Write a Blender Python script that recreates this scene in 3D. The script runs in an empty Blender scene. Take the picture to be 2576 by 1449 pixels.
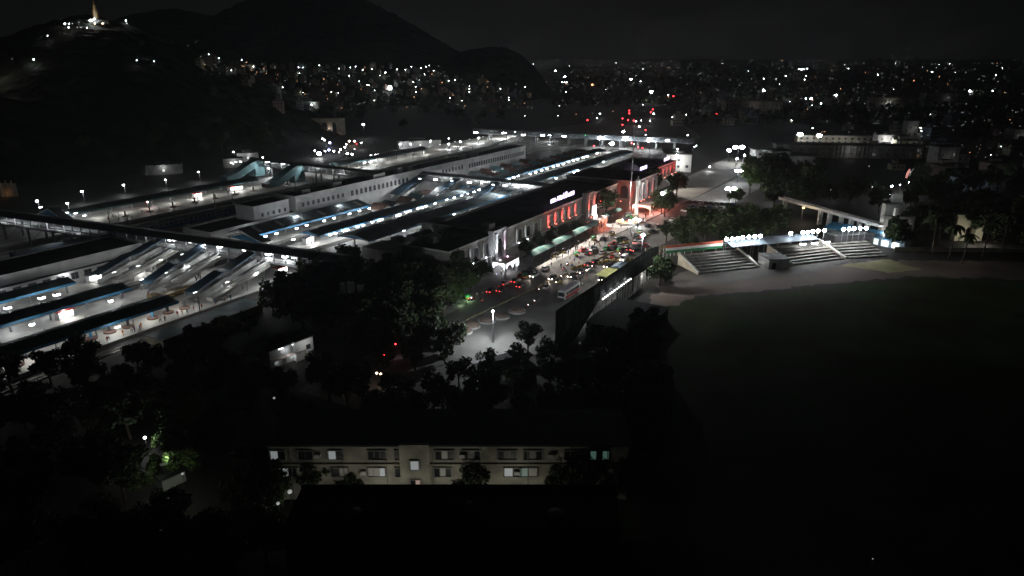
import bpy, math, random
from mathutils import Vector, Matrix, noise
random.seed(7)
R = random.Random(11)
SC = bpy.context.scene
COL = SC.collection
# ------------------------------------------------------------------ camera model (a drone 70 m up)
HAZE = .00011
H, F, VH = 70.0, 1750.0, 140.0
PITCH = math.atan((724.5 - VH) / F)
CP, SP = math.cos(PITCH), math.sin(PITCH)
SA, SB = (.5, .8660254), (.8660254, -.5)          # station axes: along the tracks, across them
def ray(u, v):
    x = (u - 1288) / F; y = -(v - 724.5) / F
    return (x, CP + y * SP, -SP + y * CP)
def G(u, v, z=0.0):                                # point of the picture at height z
    d = ray(u, v); k = (z - H) / d[2]
    return (d[0] * k, d[1] * k, z)
def W(s, t, z=0.0):                                # station frame -> world
    return (s * SA[0] + t * SB[0], s * SA[1] + t * SB[1], z)
def ST(p): return (p[0] * SA[0] + p[1] * SA[1], p[0] * SB[0] + p[1] * SB[1], p[2])
def onT(u, v, t):                                  # on the vertical plane t, station frame
    d = ray(u, v); k = t / (d[0] * SB[0] + d[1] * SB[1])
    return ST((d[0] * k, d[1] * k, H + d[2] * k))
def proj(p):
    dz = p[2] - H; f = p[1] * CP - dz * SP; up = p[1] * SP + dz * CP
    return (1288 + F * p[0] / max(f, 1), 724.5 - F * up / max(f, 1), f)
# ------------------------------------------------------------------ terrain
def hill_height(x, y):
    h = 0.0
    rx = 260 if x < -363 else 205
    d = math.hypot((x + 363) / rx, (y - 640) / (265 if y < 640 else 300))
    if d < 1: h = max(h, 104 * (1 - d ** 1.2))
    rx = 430 if x < -397 else 420
    d = math.hypot((x + 397) / rx, (y - 1500) / (560 if y < 1500 else 600))
    if d < 1: h = max(h, 225 * (1 - d ** 1.1))
    d = math.hypot((x + 30) / (200 if x < -30 else 112), (y - 1450) / 300)
    if d < 1: h = max(h, 86 * (1 - d ** 2))
    d = math.hypot((x + 1180) / 620, (y - 2600) / 600)
    if d < 1: h = max(h, 222 * (1 - d ** 1.5))
    return h
def RT(u, v, far=9000):                            # picture point on the terrain
    d = ray(u, v); n = math.hypot(d[0], d[1]); k = 60 / n
    while k * n < far:
        x, y, z = d[0] * k, d[1] * k, H + d[2] * k
        if z <= hill_height(x, y): return (x, y, max(0, hill_height(x, y)))
        k += (3 if k * n < 2200 else 12) / n
    return (d[0] * k, d[1] * k, 0.0)
# ------------------------------------------------------------------ materials
MATS = {}
def mat(name, col, rough=.8, var=.25, sc=.6, metal=0.0, bump=0.0, col2=None, spec=.3):
    m = bpy.data.materials.new(name); m.use_nodes = True; MATS[name] = m
    nt = m.node_tree; b = nt.nodes['Principled BSDF']
    b.inputs['Roughness'].default_value = rough; b.inputs['Metallic'].default_value = metal
    b.inputs['Specular IOR Level'].default_value = spec
    tc = nt.nodes.new('ShaderNodeNewGeometry')
    nz = nt.nodes.new('ShaderNodeTexNoise'); nz.inputs['Scale'].default_value = sc; nz.inputs['Detail'].default_value = 6
    nt.links.new(tc.outputs['Position'], nz.inputs['Vector'])
    rp = nt.nodes.new('ShaderNodeValToRGB')
    c2 = col2 or tuple(c * (1 - var) for c in col)
    rp.color_ramp.elements[0].position = .32; rp.color_ramp.elements[1].position = .68
    rp.color_ramp.elements[0].color = (*c2, 1); rp.color_ramp.elements[1].color = (*[min(1, c * (1 + var * .6)) for c in col], 1)
    nt.links.new(nz.outputs['Fac'], rp.inputs['Fac']); nt.links.new(rp.outputs['Color'], b.inputs['Base Color'])
    if bump:
        bp = nt.nodes.new('ShaderNodeBump'); bp.inputs['Strength'].default_value = bump
        nt.links.new(nz.outputs['Fac'], bp.inputs['Height']); nt.links.new(bp.outputs['Normal'], b.inputs['Normal'])
    return m
def em(name, col, s):
    m = bpy.data.materials.new(name); m.use_nodes = True; MATS[name] = m
    nt = m.node_tree; b = nt.nodes['Principled BSDF']
    b.inputs['Base Color'].default_value = (.5, .5, .5, 1)
    b.inputs['Emission Color'].default_value = (*col, 1); b.inputs['Emission Strength'].default_value = s
    m.cycles.emission_sampling = 'NONE'
    return m
mat('earth', (.022, .02, .017), var=.5, sc=.02)
mat('ballast', (.11, .105, .10), var=.5, sc=.25, bump=.4)
mat('asphalt', (.13, .127, .122), var=.35, sc=.12, rough=.75)
mat('paving', (.30, .285, .27), var=.35, sc=.12)
mat('platform_stone', (.50, .49, .46), var=.2, sc=.3, rough=.55)
mat('dusty_ground', (.15, .14, .125), var=.35, sc=.06)
mat('red_dirt', (.17, .125, .10), var=.4, sc=.05)
mat('turf', (.03, .062, .018), var=.5, sc=.06, col2=(.034, .032, .016), spec=.05)
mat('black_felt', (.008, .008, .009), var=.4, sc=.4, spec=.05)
mat('sand_patch', (.30, .28, .13), var=.3, sc=.15)
mat('white_plaster', (.66, .66, .64), var=.2, sc=.25)
mat('barracks_plaster', (.43, .415, .345), var=.5, sc=.35, col2=(.27, .26, .22))
mat('escalator_cladding', (.44, .425, .39), var=.2, sc=.4)
mat('station_plaster', (.34, .325, .30), var=.25, sc=.25)
mat('cream_plaster', (.56, .53, .40), var=.18, sc=.3)
mat('grey_plaster', (.36, .36, .35), var=.3, sc=.3)
mat('step_concrete', (.20, .19, .175), var=.45, sc=.5)
mat('tan_plaster', (.38, .34, .27), var=.3, sc=.3)
mat('pink_plaster', (.42, .33, .30), var=.3, sc=.3)
mat('green_plaster', (.28, .36, .31), var=.3, sc=.3)
mat('blue_plaster', (.25, .32, .40), var=.3, sc=.3)
mat('flat_roof', (.06, .062, .062), var=.5, sc=.2)
mat('navy_sheet', (.05, .10, .15), var=.35, sc=.4, rough=.6)
mat('roof_sheet', (.19, .225, .235), var=.45, sc=.15, rough=.55, metal=.1)
mat('teal_sheet', (.14, .26, .28), var=.3, sc=.2, rough=.5)
mat('blue_sheet', (.05, .20, .36), var=.25, sc=.4, rough=.5)
mat('brown_sheet', (.20, .12, .10), var=.3, sc=.3)
mat('skylight_sheet', (.60, .60, .55), var=.2, sc=1.)
mat('steel', (.30, .31, .32), rough=.5, metal=.5, sc=.8)
mat('dark_steel', (.06, .06, .065), rough=.6, metal=.4, sc=.8)
mat('rail_steel', (.35, .33, .31), rough=.35, metal=.8, sc=.8)
mat('white_paint', (.78, .78, .76), rough=.5, var=.1)
mat('red_paint', (.45, .04, .03), rough=.5, var=.15)
mat('orange_paint', (.50, .10, .05), rough=.5, var=.1)
mat('green_paint', (.04, .22, .09), rough=.5, var=.15)
mat('yellow_paint', (.28, .20, .05), rough=.6, var=.2)
mat('slate_sheet', (.10, .125, .15), var=.3, sc=.3, rough=.6)
mat('walkway_teal', (.045, .095, .085), var=.3, sc=.3)
mat('walkway_pale', (.10, .15, .135), var=.2, sc=.3)
mat('pale_teal_sheet', (.26, .36, .35), var=.2, sc=.3, rough=.5)
mat('amber_paint', (.32, .22, .09), rough=.5, var=.1)
mat('blue_paint', (.05, .13, .35), rough=.5, var=.15)
mat('black_paint', (.015, .015, .017), rough=.4, var=.2)
mat('silver_paint', (.45, .46, .48), rough=.3, metal=.6, var=.1)
mat('faded_marking', (.20, .175, .10), rough=.8, var=.5, sc=.8)
mat('glass_dark', (.02, .024, .028), rough=.35, var=.1, spec=.25)
mat('rubber', (.02, .02, .02), rough=.9)
mat('trunk_bark', (.07, .05, .035), var=.4, sc=2.)
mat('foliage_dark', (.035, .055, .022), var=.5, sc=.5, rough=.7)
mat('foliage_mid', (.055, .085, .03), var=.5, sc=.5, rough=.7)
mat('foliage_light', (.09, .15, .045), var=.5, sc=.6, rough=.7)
mat('hill_scrub', (.014, .017, .011), var=.6, sc=.05)
mat('skin', (.28, .15, .09), var=.1, sc=3.)
mat('hair', (.012, .01, .01), var=.1)
for n, c in dict(white=(.7, .7, .68), dark=(.03, .03, .035), orange=(.7, .2, .05), purple=(.2, .05, .35), blue=(.08, .13, .3), red=(.4, .05, .05), tan=(.4, .33, .22), green=(.06, .2, .1)).items():
    mat('cloth_' + n, c, var=.2, sc=3.)
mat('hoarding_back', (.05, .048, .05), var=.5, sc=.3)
mat('canvas_yellow', (.55, .55, .22), var=.2, sc=.5)
mat('gold_paint', (.8, .5, .12), rough=.35, metal=.6)
em('lamp_white', (.93, .97, 1.0), 30); em('lamp_soft', (.95, .97, .95), 6); em('lamp_faint', (.9, .95, .88), 1.1)
em('lamp_dim', (.85, .92, .88), .28)
em('lamp_flood', (.92, .97, 1.0), 90); em('lamp_warm', (1, .72, .48), 22); em('lamp_orange', (1, .42, .18), 7)
em('lamp_red', (1, .03, .04), 9); em('lamp_green', (.08, 1, .4), 5); em('lamp_blue', (.45, .5, 1), 14); em('lamp_amber', (1, .6, .15), 9)
em('tail_red', (1, .04, .04), 5); em('head_warm', (1, .80, .66), 22); em('screen_white', (1, .97, 1), 9); em('sign_violet', (.78, .62, 1), 3.2)
em('window_cool', (.72, .80, .82), .22); em('window_teal', (.25, .5, .42), .14); em('window_dim', (.45, .45, .36), .05); em('window_warm', (1, .6, .5), .2)
em('lamp_rim', (1, .72, .42), 1.1); em('lamp_yellow', (1, .78, .30), 7); em('pinkish', (1, .35, .3), .6)
# ------------------------------------------------------------------ mesh builder
class MB:
    def __init__(s, xf=None): s.v = []; s.f = []; s.m = []; s.x = xf or (lambda *p: p)
    def add(s, pts, faces, mi=0):
        b = len(s.v); s.v += [s.x(*p) for p in pts]
        for f in faces: s.f.append([b + i for i in f]); s.m.append(mi)
    def box(s, x0, x1, y0, y1, z0, z1, mi=0):
        p = [(x0, y0, z0), (x1, y0, z0), (x1, y1, z0), (x0, y1, z0), (x0, y0, z1), (x1, y0, z1), (x1, y1, z1), (x0, y1, z1)]
        s.add(p, [(3, 2, 1, 0), (4, 5, 6, 7), (0, 1, 5, 4), (1, 2, 6, 5), (2, 3, 7, 6), (3, 0, 4, 7)], mi)
    def cbox(s, c, d, mi=0): s.box(c[0] - d[0] / 2, c[0] + d[0] / 2, c[1] - d[1] / 2, c[1] + d[1] / 2, c[2] - d[2] / 2, c[2] + d[2] / 2, mi)
    def prism(s, poly, z0, z1, mi=0, mside=None):
        n = len(poly)
        s.add([(*p, z0) for p in poly] + [(*p, z1) for p in poly], [tuple(range(n))[::-1]] + [(i, (i + 1) % n, n + (i + 1) % n, n + i) for i in range(n)], mi if mside is None else mside)
        s.add([(*p, z1) for p in poly], [tuple(range(n))], mi)
    def extrude(s, prof, axis, a0, a1, mi=0):        # profile (p,q) swept along axis 0/1 from a0 to a1; q is z
        n = len(prof)
        P = lambda a, p, q: (a, p, q) if axis == 0 else (p, a, q)
        s.add([P(a0, *c) for c in prof] + [P(a1, *c) for c in prof],
              [tuple(range(n))[::-1], tuple(range(n, 2 * n))] + [(i, (i + 1) % n, n + (i + 1) % n, n + i) for i in range(n)], mi)
    def quad(s, a, b, c, d, mi=0): s.add([a, b, c, d], [(0, 1, 2, 3)], mi)
    def tube(s, pts, rad, n=6, mi=0, cap=True):
        rad = rad if isinstance(rad, (list, tuple)) else [rad] * len(pts)
        pts = [Vector(s.x(*p)) for p in pts]; b = len(s.v)
        for i, p in enumerate(pts):
            d = (pts[min(i + 1, len(pts) - 1)] - pts[max(i - 1, 0)]).normalized()
            a = d.orthogonal().normalized(); c = d.cross(a)
            for k in range(n):
                t = 2 * math.pi * k / n; s.v.append(tuple(p + (a * math.cos(t) + c * math.sin(t)) * rad[i]))
        for i in range(len(pts) - 1):
            for k in range(n):
                s.f.append([b + i * n + k, b + i * n + (k + 1) % n, b + (i + 1) * n + (k + 1) % n, b + (i + 1) * n + k]); s.m.append(mi)
        if cap:
            s.f.append([b + k for k in range(n)][::-1]); s.m.append(mi)
            s.f.append([b + (len(pts) - 1) * n + k for k in range(n)]); s.m.append(mi)
    def lathe(s, c, prof, n=12, mi=0):               # prof: (r, z)
        pts = []; fs = []
        for r, z in prof:
            for k in range(n):
                t = 2 * math.pi * k / n; pts.append((c[0] + r * math.cos(t), c[1] + r * math.sin(t), c[2] + z))
        for i in range(len(prof) - 1):
            for k in range(n): fs.append((i * n + k, i * n + (k + 1) % n, (i + 1) * n + (k + 1) % n, (i + 1) * n + k))
        fs.append(tuple(range(n))[::-1]); fs.append(tuple((len(prof) - 1) * n + k for k in range(n)))
        s.add(pts, fs, mi)
    def ball(s, c, r, n=8, mi=0, sz=1.0):
        prof = [(r * math.sin(math.pi * i / 5) + .001, -r * sz * math.cos(math.pi * i / 5)) for i in range(6)]
        s.lathe(c, prof, n, mi)
    def mesh(s, name, mats, off=(0, 0, 0), smooth=False):
        me = bpy.data.meshes.new(name)
        me.from_pydata([(a - off[0], b - off[1], c - off[2]) for a, b, c in s.v], [], s.f)
        for m in mats: me.materials.append(MATS[m])
        if len(mats) > 1: me.polygons.foreach_set('material_index', s.m)
        if smooth: me.polygons.foreach_set('use_smooth', [True] * len(s.f))
        me.update(); return me
    def build(s, name, mats, parent=None, smooth=False):
        mats = [mats] if isinstance(mats, str) else mats
        if parent is not None: off = parent['_o']
        else:
            n = max(1, len(s.v)); off = (sum(p[0] for p in s.v) / n, sum(p[1] for p in s.v) / n, min(p[2] for p in s.v))
        o = bpy.data.objects.new(name, s.mesh(name, mats, off, smooth)); COL.objects.link(o); o['_o'] = tuple(off)
        if parent is not None: o.parent = parent
        else: o.location = off
        return o
def tag(o, label=None, cat=None, group=None, kind=None):
    for k, v in (('label', label), ('category', cat), ('group', group), ('kind', kind)):
        if v: o[k] = v
    return o
ALL_EMPTY = []
def thing(name, label, cat, loc, group=None, rz=0.0, world=True):
    """world=True: parts are given in world coordinates; False: in the thing's own frame"""
    o = bpy.data.objects.new(name, None); COL.objects.link(o); o.location = loc; o.rotation_euler = (0, 0, rz); o.empty_display_size = .5
    o['_o'] = tuple(loc) if world else (0., 0., 0.); ALL_EMPTY.append(o)
    return tag(o, label, cat, group)
def struct(name, mb, m): return tag(mb.build(name, m), kind='structure')
def part(name, me, parent, loc=(0, 0, 0), rz=0.0):
    o = bpy.data.objects.new(name, me); COL.objects.link(o); o.parent = parent; o.location = loc; o.rotation_euler = (0, 0, rz); return o
def dup(root, loc, rz=None, sc=None):
    c = root.copy(); COL.objects.link(c); c.location = loc
    if rz is not None: c.rotation_euler = (0, 0, rz)
    if sc is not None: c.scale = (sc, sc, sc) if not isinstance(sc, tuple) else sc
    for ch in root.children:
        k = ch.copy(); COL.objects.link(k); k.parent = c
        for g in ch.children:
            q = g.copy(); COL.objects.link(q); q.parent = k
    return c
# labels of the many repeats are written at the end from what stands next to them
PENDING = []
def pend(o, base, cat, group, p=None, row=None):
    tag(o, None, cat, group); PENDING.append((o, base, p or tuple(o.location), row)); return o
# ------------------------------------------------------------------ light sources
LD = {}
def light(kind, p, energy, col=(.93, .97, 1.0), parent=None, rad=.25, spot=None, aim=None, blend=.6):
    k = (kind, energy, col, rad, spot)
    if k not in LD:
        l = bpy.data.lights.new('lamp_light', kind); l.energy = energy; l.color = col; l.shadow_soft_size = rad
        if kind == 'SPOT': l.spot_size = math.radians(spot); l.spot_blend = blend
        LD[k] = l
    o = bpy.data.objects.new('lamp_light', LD[k]); COL.objects.link(o); o.location = p
    if aim is not None: o.rotation_euler = (Vector(aim) - Vector(p)).to_track_quat('-Z', 'Y').to_euler()
    if parent is not None:
        o.parent = parent; o.matrix_parent_inverse = Matrix.Translation(-Vector(parent.location)) if parent.rotation_euler.z == 0 else Matrix.Identity(4)
    return o
# ================================================================== SETTING
def sheet(name, poly, z, m):
    mb = MB(); n = len(poly); mb.add([(p[0], p[1], z) for p in poly], [tuple(range(n))]); return struct(name, mb, m)
def rough(poly, step, amp, seed):
    r = random.Random(seed); out = []
    for i, p in enumerate(poly):
        q = poly[(i + 1) % len(poly)]; n = max(1, int(math.hypot(q[0] - p[0], q[1] - p[1]) / step))
        for k in range(n): out.append((p[0] + (q[0] - p[0]) * k / n + r.uniform(-amp, amp), p[1] + (q[1] - p[1]) * k / n + r.uniform(-amp, amp)))
    return out
def sst(name, poly, z, m): return sheet(name, [W(s, t) for s, t in poly], z, m)
sheet('ground', [(-6000, -200), (9000, -200), (9000, 14000), (-6000, 14000)], 0, 'earth')
sst('railway_yard', [(-60, -345), (-60, -163), (140, -163), (165, -150), (480, -150), (640, -172), (820, -250), (820, -300), (640, -330), (480, -350)], .004, 'ballast')
sst('front_road', [(96, -84), (96, -110), (150, -109), (205, -107), (300, -99), (430, -92), (640, -82), (640, -62), (430, -72), (300, -78), (240, -82), (150, -86)], .006, 'asphalt')
sst('side_lane', [(96, -84), (150, -86), (190, -84.5), (215, -82), (215, -70.5), (150, -74), (96, -74)], .004, 'asphalt')
sst('station_forecourt', [(150, -119), (345, -119), (345, -97), (205, -107), (150, -109)], .010, 'paving')
sst('parking_yard', [(345, -119), (520, -119), (520, -92), (345, -97)], .012, 'dusty_ground')
sheet('sports_field', rough([G(1400, 1000)[:2], G(1640, 790)[:2], G(1690, 760)[:2], G(2290, 700)[:2], G(2900, 720)[:2], G(3100, 1500)[:2], G(1380, 1500)[:2]], 2.2, 1.5, 5), .004, 'turf')
sheet('running_track', rough([G(1610, 800)[:2], G(1660, 720)[:2], G(2200, 655)[:2], G(2700, 660)[:2], G(2700, 706)[:2], G(2290, 695)[:2], G(1760, 745)[:2]], 2.2, 1.3, 5), .008, 'red_dirt')
sheet('stand_apron', rough([G(1690, 700)[:2], G(1745, 668)[:2], G(2150, 650)[:2], G(2080, 676)[:2], G(1830, 712)[:2], G(1700, 728)[:2]], 2.2, .8, 5), .012, 'dusty_ground')
sheet('sand_pit', rough([G(2115, 668)[:2], G(2235, 652)[:2], G(2325, 680)[:2], G(2235, 685)[:2]], 2.2, .7, 5), .014, 'sand_patch')
# hills
def hill_mesh(x0, x1, y0, y1, st, amp):
    mb = MB(); nx = int((x1 - x0) / st); ny = int((y1 - y0) / st)
    for j in range(ny + 1):
        for i in range(nx + 1):
            x = x0 + i * st; y = y0 + j * st; h = hill_height(x, y)
            if h > 0: h += amp * min(1, h / 10) * (noise.noise((x * .09, y * .09, 0)) + .7 * noise.noise((x * .31, y * .31, 3)))
            mb.v.append((x, y, h - .6))
    for j in range(ny):
        for i in range(nx):
            a = j * (nx + 1) + i; q = [a, a + 1, a + nx + 2, a + nx + 1]
            if max(mb.v[k][2] for k in q) > -.5: mb.f.append(q); mb.m.append(0)
    return mb
h1 = hill_mesh(-640, -150, 360, 950, 4.5, 3.2)
struct('temple_hill', h1, 'hill_scrub')
struct('great_hill', hill_mesh(-840, 120, 930, 2110, 9, 4.5), 'hill_scrub')
struct('far_hill', hill_mesh(-1820, -540, 1990, 3210, 22, 8), 'hill_scrub')
# ------------------------------------------------------------------ platforms and tracks
def platform(poly, z=1.0):
    mb = MB(); mb.prism([W(s, t)[:2] for s, t in poly], 0, z, 0); return struct('platform', mb, 'platform_stone')
platform([(-20, -169), (-20, -185), (112, -187.2), (160, -187.5), (250, -187.5), (480, -186), (480, -171), (250, -171), (135, -170)])
platform([(-20, -204), (-20, -192), (112, -192.5), (290, -191.8), (310, -196), (480, -196), (480, -207), (310, -207), (290, -203), (120, -203.5)])
platform([(-20, -246), (-20, -212), (480, -211.5), (480, -245)])
platform([(120, -326), (120, -297), (300, -297), (480, -301), (560, -318), (560, -340), (470, -338), (300, -334)])
platform([(215, -150), (215, -161), (470, -160), (470, -150)])
for i, (t, s0, s1) in enumerate([(-165.6, 40, 640), (-189.8, 30, 640), (-205.8, 30, 640), (-209.6, 30, 640), (-250, 30, 640), (-255, 30, 640), (-261, 30, 640), (-267, 30, 640), (-274, 30, 640), (-281, 30, 640), (-288, 30, 640), (-294, 30, 640)]):
    mb = MB(W); mb.box(s0, s1, t - 1.3, t + 1.3, .02, .12, 0)
    for dt in (-.8, .8): mb.box(s0, s1, t + dt - .06, t + dt + .06, .14, .28, 1)
    tag(mb.build('railway_track', ['ballast', 'rail_steel']), kind='structure')
# ------------------------------------------------------------------ canopies over the platforms
lamp_me = None
def lamp_mesh(n, m, L=1.5, r=.22):
    mb = MB(); mb.box(-L / 2, L / 2, -r, r, -.3, .18, 0); mb.box(-L / 2 - .05, L / 2 + .05, -r - .05, r + .05, .18, .26, 1)
    mb.tube([(0, 0, .25), (0, 0, .8)], .04, 4, 1); return mb.mesh(n, [m, 'steel'])
TUBE = lamp_mesh('tube_lamp', 'lamp_white', 1.0, .28); TUBE_S = lamp_mesh('tube_lamp', 'lamp_soft', 1.2, .16); TUBE_R = lamp_mesh('red_lamp', 'lamp_red', .8, .3)
TUBE_B = lamp_mesh('tube_lamp', 'lamp_white', 1.5, .5)
def tube_lamp(p, row, energy=0, me=None, base='glowing white tube lamp', rz=math.radians(60), col=(.93, .97, 1.0), group='tube lamps under the platform roofs', drop=.6):
    o = bpy.data.objects.new('tube_lamp', me or TUBE); COL.objects.link(o); o.location = p; o.rotation_euler = (0, 0, rz); k = max(1, math.hypot(p[0], p[1]) / 330); o.scale = (k, k, k)  # distant lamps enlarged, their size stands in for bloom
    pend(o, base, 'lamp', group, p, row)
    if energy: light('POINT', (0, 0, -drop), energy, col, o, .3).matrix_parent_inverse = Matrix.Identity(4)
    return o
def canopy(label, s0, s1, t0, t1, ze, zr, sky=0, step=10, gable=True, tr=None, fascia='blue_sheet'):
    tr = (t0 + t1) / 2 if tr is None else tr
    r = thing('platform_canopy', label, 'platform roof', W(s0, tr, 1), 'roofs over the platforms')
    mb = MB(W); mb.extrude([(t0, ze), (tr, zr), (t1, ze), (t1, ze + .14), (tr, zr + .14), (t0, ze + .14)], 0, s0, s1)
    n = int((s1 - s0) / 1.6)                         # standing seams
    for i in range(1, n):
        s = s0 + i * (s1 - s0) / n
        for a, b in ((t0, tr), (tr, t1)):
            za, zb = (ze, zr) if a == t0 else (zr, ze)
            mb.add([(s, a, za + .145), (s + .12, a, za + .145), (s + .12, b, zb + .145), (s, b, zb + .145), (s + .06, a, za + .24), (s + .06, b, zb + .24)], [(0, 4, 5, 3), (4, 1, 2, 5)])
    rf = mb.build('roof', 'roof_sheet', r); rf['_o'] = r['_o']
    for k in range(sky):
        s = s0 + 5 + k * 11.5; f = lambda t: ze + (zr - ze) * (t1 - t) / (t1 - tr) + .26
        m2 = MB(W); a, b = tr + (t1 - tr) * .18, tr + (t1 - tr) * .8
        m2.add([(s, a, f(a)), (s + 1.6, a, f(a)), (s + 1.6, b, f(b)), (s, b, f(b)), (s, a, f(a) - .2), (s + 1.6, a, f(a) - .2), (s + 1.6, b, f(b) - .2), (s, b, f(b) - .2)], [(0, 1, 2, 3), (4, 5, 1, 0), (5, 6, 2, 1), (6, 7, 3, 2), (7, 4, 0, 3)])
        m2.build('skylight', 'skylight_sheet', rf)
    for t, d in ((t0, -.06), (t1, .06)):
        m2 = MB(W); m2.box(s0, s1, t + min(d, 0), t + max(d, 0), ze - .55, ze + .16); m2.build('fascia', fascia, r)
    if gable:
        m2 = MB(W); m2.extrude([(t0 + .1, ze - .1), (t1 - .1, ze - .1), (tr, zr - .05)], 0, s0 - .05, s0 + .1); m2.build('gable_panel', fascia, r)
    k = max(2, int((s1 - s0) / step)); pm = None
    for i in range(k + 1):
        s = s0 + 1 + i * (s1 - s0 - 2) / k
        if pm is None:
            m2 = MB(); m2.box(-.18, .18, -.18, .18, 0, zr - 1.1)
            wdt = (t1 - t0) / 2 - .5
            for q in (-1, 1): m2.tube([(0, 0, ze - 1.8), (SB[0] * q * wdt, SB[1] * q * wdt, ze - .2)], .1, 4)
            pm = m2.mesh('pillar', ['steel'])
        p = W(s, tr, 1); part('pillar', pm, r, tuple(p[i] - r['_o'][i] for i in range(3)))
    return r
canopy('dark ridged platform roof with blue eaves in the left foreground, nearest the camera', 20, 112, -181.5, -172.2, 4.9, 5.9)
canopy('dark ridged platform roof with blue eaves, middle of three at lower left', 20, 112.5, -203.5, -194.8, 4.9, 5.9)
canopy('dark platform roof with blue eaves beside the white wall at lower left', 20, 107.5, -222.5, -214.6, 4.9, 5.9)
canopy('long dark platform roof with a row of pale skylights behind the footbridge', 172.5, 240, -226.5, -213.6, 4.9, 7.0, sky=6, tr=-221, gable=False)
canopy('long dark platform roof in the middle, white lamps along its near edge', 186, 296, -202.6, -192.3, 4.9, 6.0)
canopy('dark platform roof continuing the middle one past the second footbridge', 300, 478, -206.4, -197.2, 4.9, 5.9)
canopy('wide dark platform roof closest to the front building, between the footbridges', 190, 296, -186.4, -171.2, 4.9, 6.2)
canopy('dark platform roof nearest the front building past the second footbridge', 300, 478, -187, -176.5, 4.9, 6.0)
canopy('low teal roof over the platform along the far edge of the yard', 160, 262, -323, -312.8, 5.0, 6.2, fascia='teal_sheet')
canopy('dark roof over the far platform, right of the teal stair hoods', 326, 418, -322, -312.5, 5.0, 6.4, fascia='teal_sheet')
# blue gabled shelters against the back of the near footbridge
for tg, s, hw, zr, lab in ((-211.5, 167.5, 9.6, 7.4, 'blue gabled shelter end with white trim behind the near footbridge'), (-313.5, 152, 10.5, 8.6, 'blue gabled shelter with lamps down its slope at far left'), (-341, 138, 11, 9.5, 'blue gabled shelter cut by the left edge of the view')):
    r = thing('gabled_shelter', lab, 'shelter', W(s, tg, 1))
    mb = MB(W); mb.extrude([(tg - hw, 5), (tg, zr), (tg + hw, 5), (tg + hw, 5.3), (tg, zr + .3), (tg - hw, 5.3)], 0, s, s + 4); mb.build('roof', 'roof_sheet', r)
    mb = MB(W); mb.extrude([(tg - hw + .3, 4.9), (tg + hw - .3, 4.9), (tg, zr - .1)], 0, s + .2, s + .4); mb.build('gable_panel', 'blue_sheet', r)
    mb = MB(W); mb.extrude([(tg - hw, 5.0), (tg, zr), (tg + hw, 5.0), (tg + hw, 5.32), (tg, zr + .32), (tg - hw, 5.32)], 0, s - .12, s - .01); mb.build('trim', 'white_paint', r)
    for q in (-hw + .6, hw - .6):
        mb = MB(W); mb.box(s + .5, s + .9, tg + q - .2, tg + q + .2, 1, 5); mb.build('pillar', 'steel', r)
# ------------------------------------------------------------------ footbridges
def footbridge(label, a, b, zd, zr, w, span=14, colr='roof_sheet', panel='white_plaster'):
    """a, b: station coords of the near edge's two ends"""
    L = math.hypot(b[0] - a[0], b[1] - a[1]); ux, uy = (b[0] - a[0]) / L, (b[1] - a[1]) / L; nx, ny = (-uy, ux)
    if nx < 0: nx, ny = -nx, -ny
    X = lambda l, d, z: W(a[0] + ux * l + nx * d, a[1] + uy * l + ny * d, z)
    r = thing('footbridge', label, 'footbridge', X(L / 2, w / 2, 0))
    mb = MB(X); mb.box(0, L, 0, w, zd - .7, zd); mb.build('deck', 'steel', r)
    mb = MB(X); mb.extrude([(-.6, zr), (w / 2, zr + .9), (w + .6, zr), (w + .6, zr + .16), (w / 2, zr + 1.06), (-.6, zr + .16)], 0, -1, L + 1)
    for i in range(int(L / 2)): mb.box(i * 2 + .3, i * 2 + .42, -.6, -.55, zr - .02, zr + .2)
    rf = mb.build('roof', colr, r)
    n = int(L / 4.6)
    for d in (0, w):
        mb = MB(X); pb = MB(X)
        for i in range(n):
            l0, l1 = i * L / n, (i + 1) * L / n
            for z0, z1 in ((.05, .55), (.72, 1.35)): mb.box(l0 + .45, l1 - .45, d - .06, d + .06, zd + z0, zd + z1)
            pb.box(l0 - .14, l0 + .14, d - .16, d + .16, zd, zr)
            pb.tube([(l0, d, zr - .1), (l1, d, zr - .1)], .1, 4); pb.tube([(l0, d, zd + 1.6), (l1, d, zd + 1.6)], .05, 4)
        mb.build('side_panel', panel, r); pb.build('side_frame', 'steel', r)
    k = int(L / span)
    for i in range(1, k):
        l = i * L / k
        mb = MB(X)
        for d in (.5, w - .5): mb.box(l - .3, l + .3, d - .3, d + .3, 0, zd - .7)
        mb.box(l - .25, l + .25, 0, w, zd - 1.3, zd - .7); mb.tube([(l, .5, 1), (l, w - .5, zd - 1.4)], .09, 4)
        mb.build('pier', 'steel', r)
    return r, X, L
fb1, X1, L1 = footbridge('long near footbridge with dark roof and white panels crossing the yard at left', (126, -350), (149.4, -149), 7.4, 10.4, 7.6)
fb2, X2, L2 = footbridge('second roofed footbridge from the island building to the red-lit station front', (297.2, -228), (298.2, -139), 7.2, 10.2, 5.5, panel='grey_plaster')
fb3, X3, L3 = footbridge('roofed footbridge over the far tracks behind the island building', (289.5, -352), (286.5, -240), 7.2, 10.0, 5, panel='grey_plaster')
fb4, X4, L4 = footbridge('farthest low footbridge with teal sides across the whole yard', (515, -336), (537, -150), 6.6, 9.2, 6, colr='roof_sheet', panel='slate_sheet')
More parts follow.
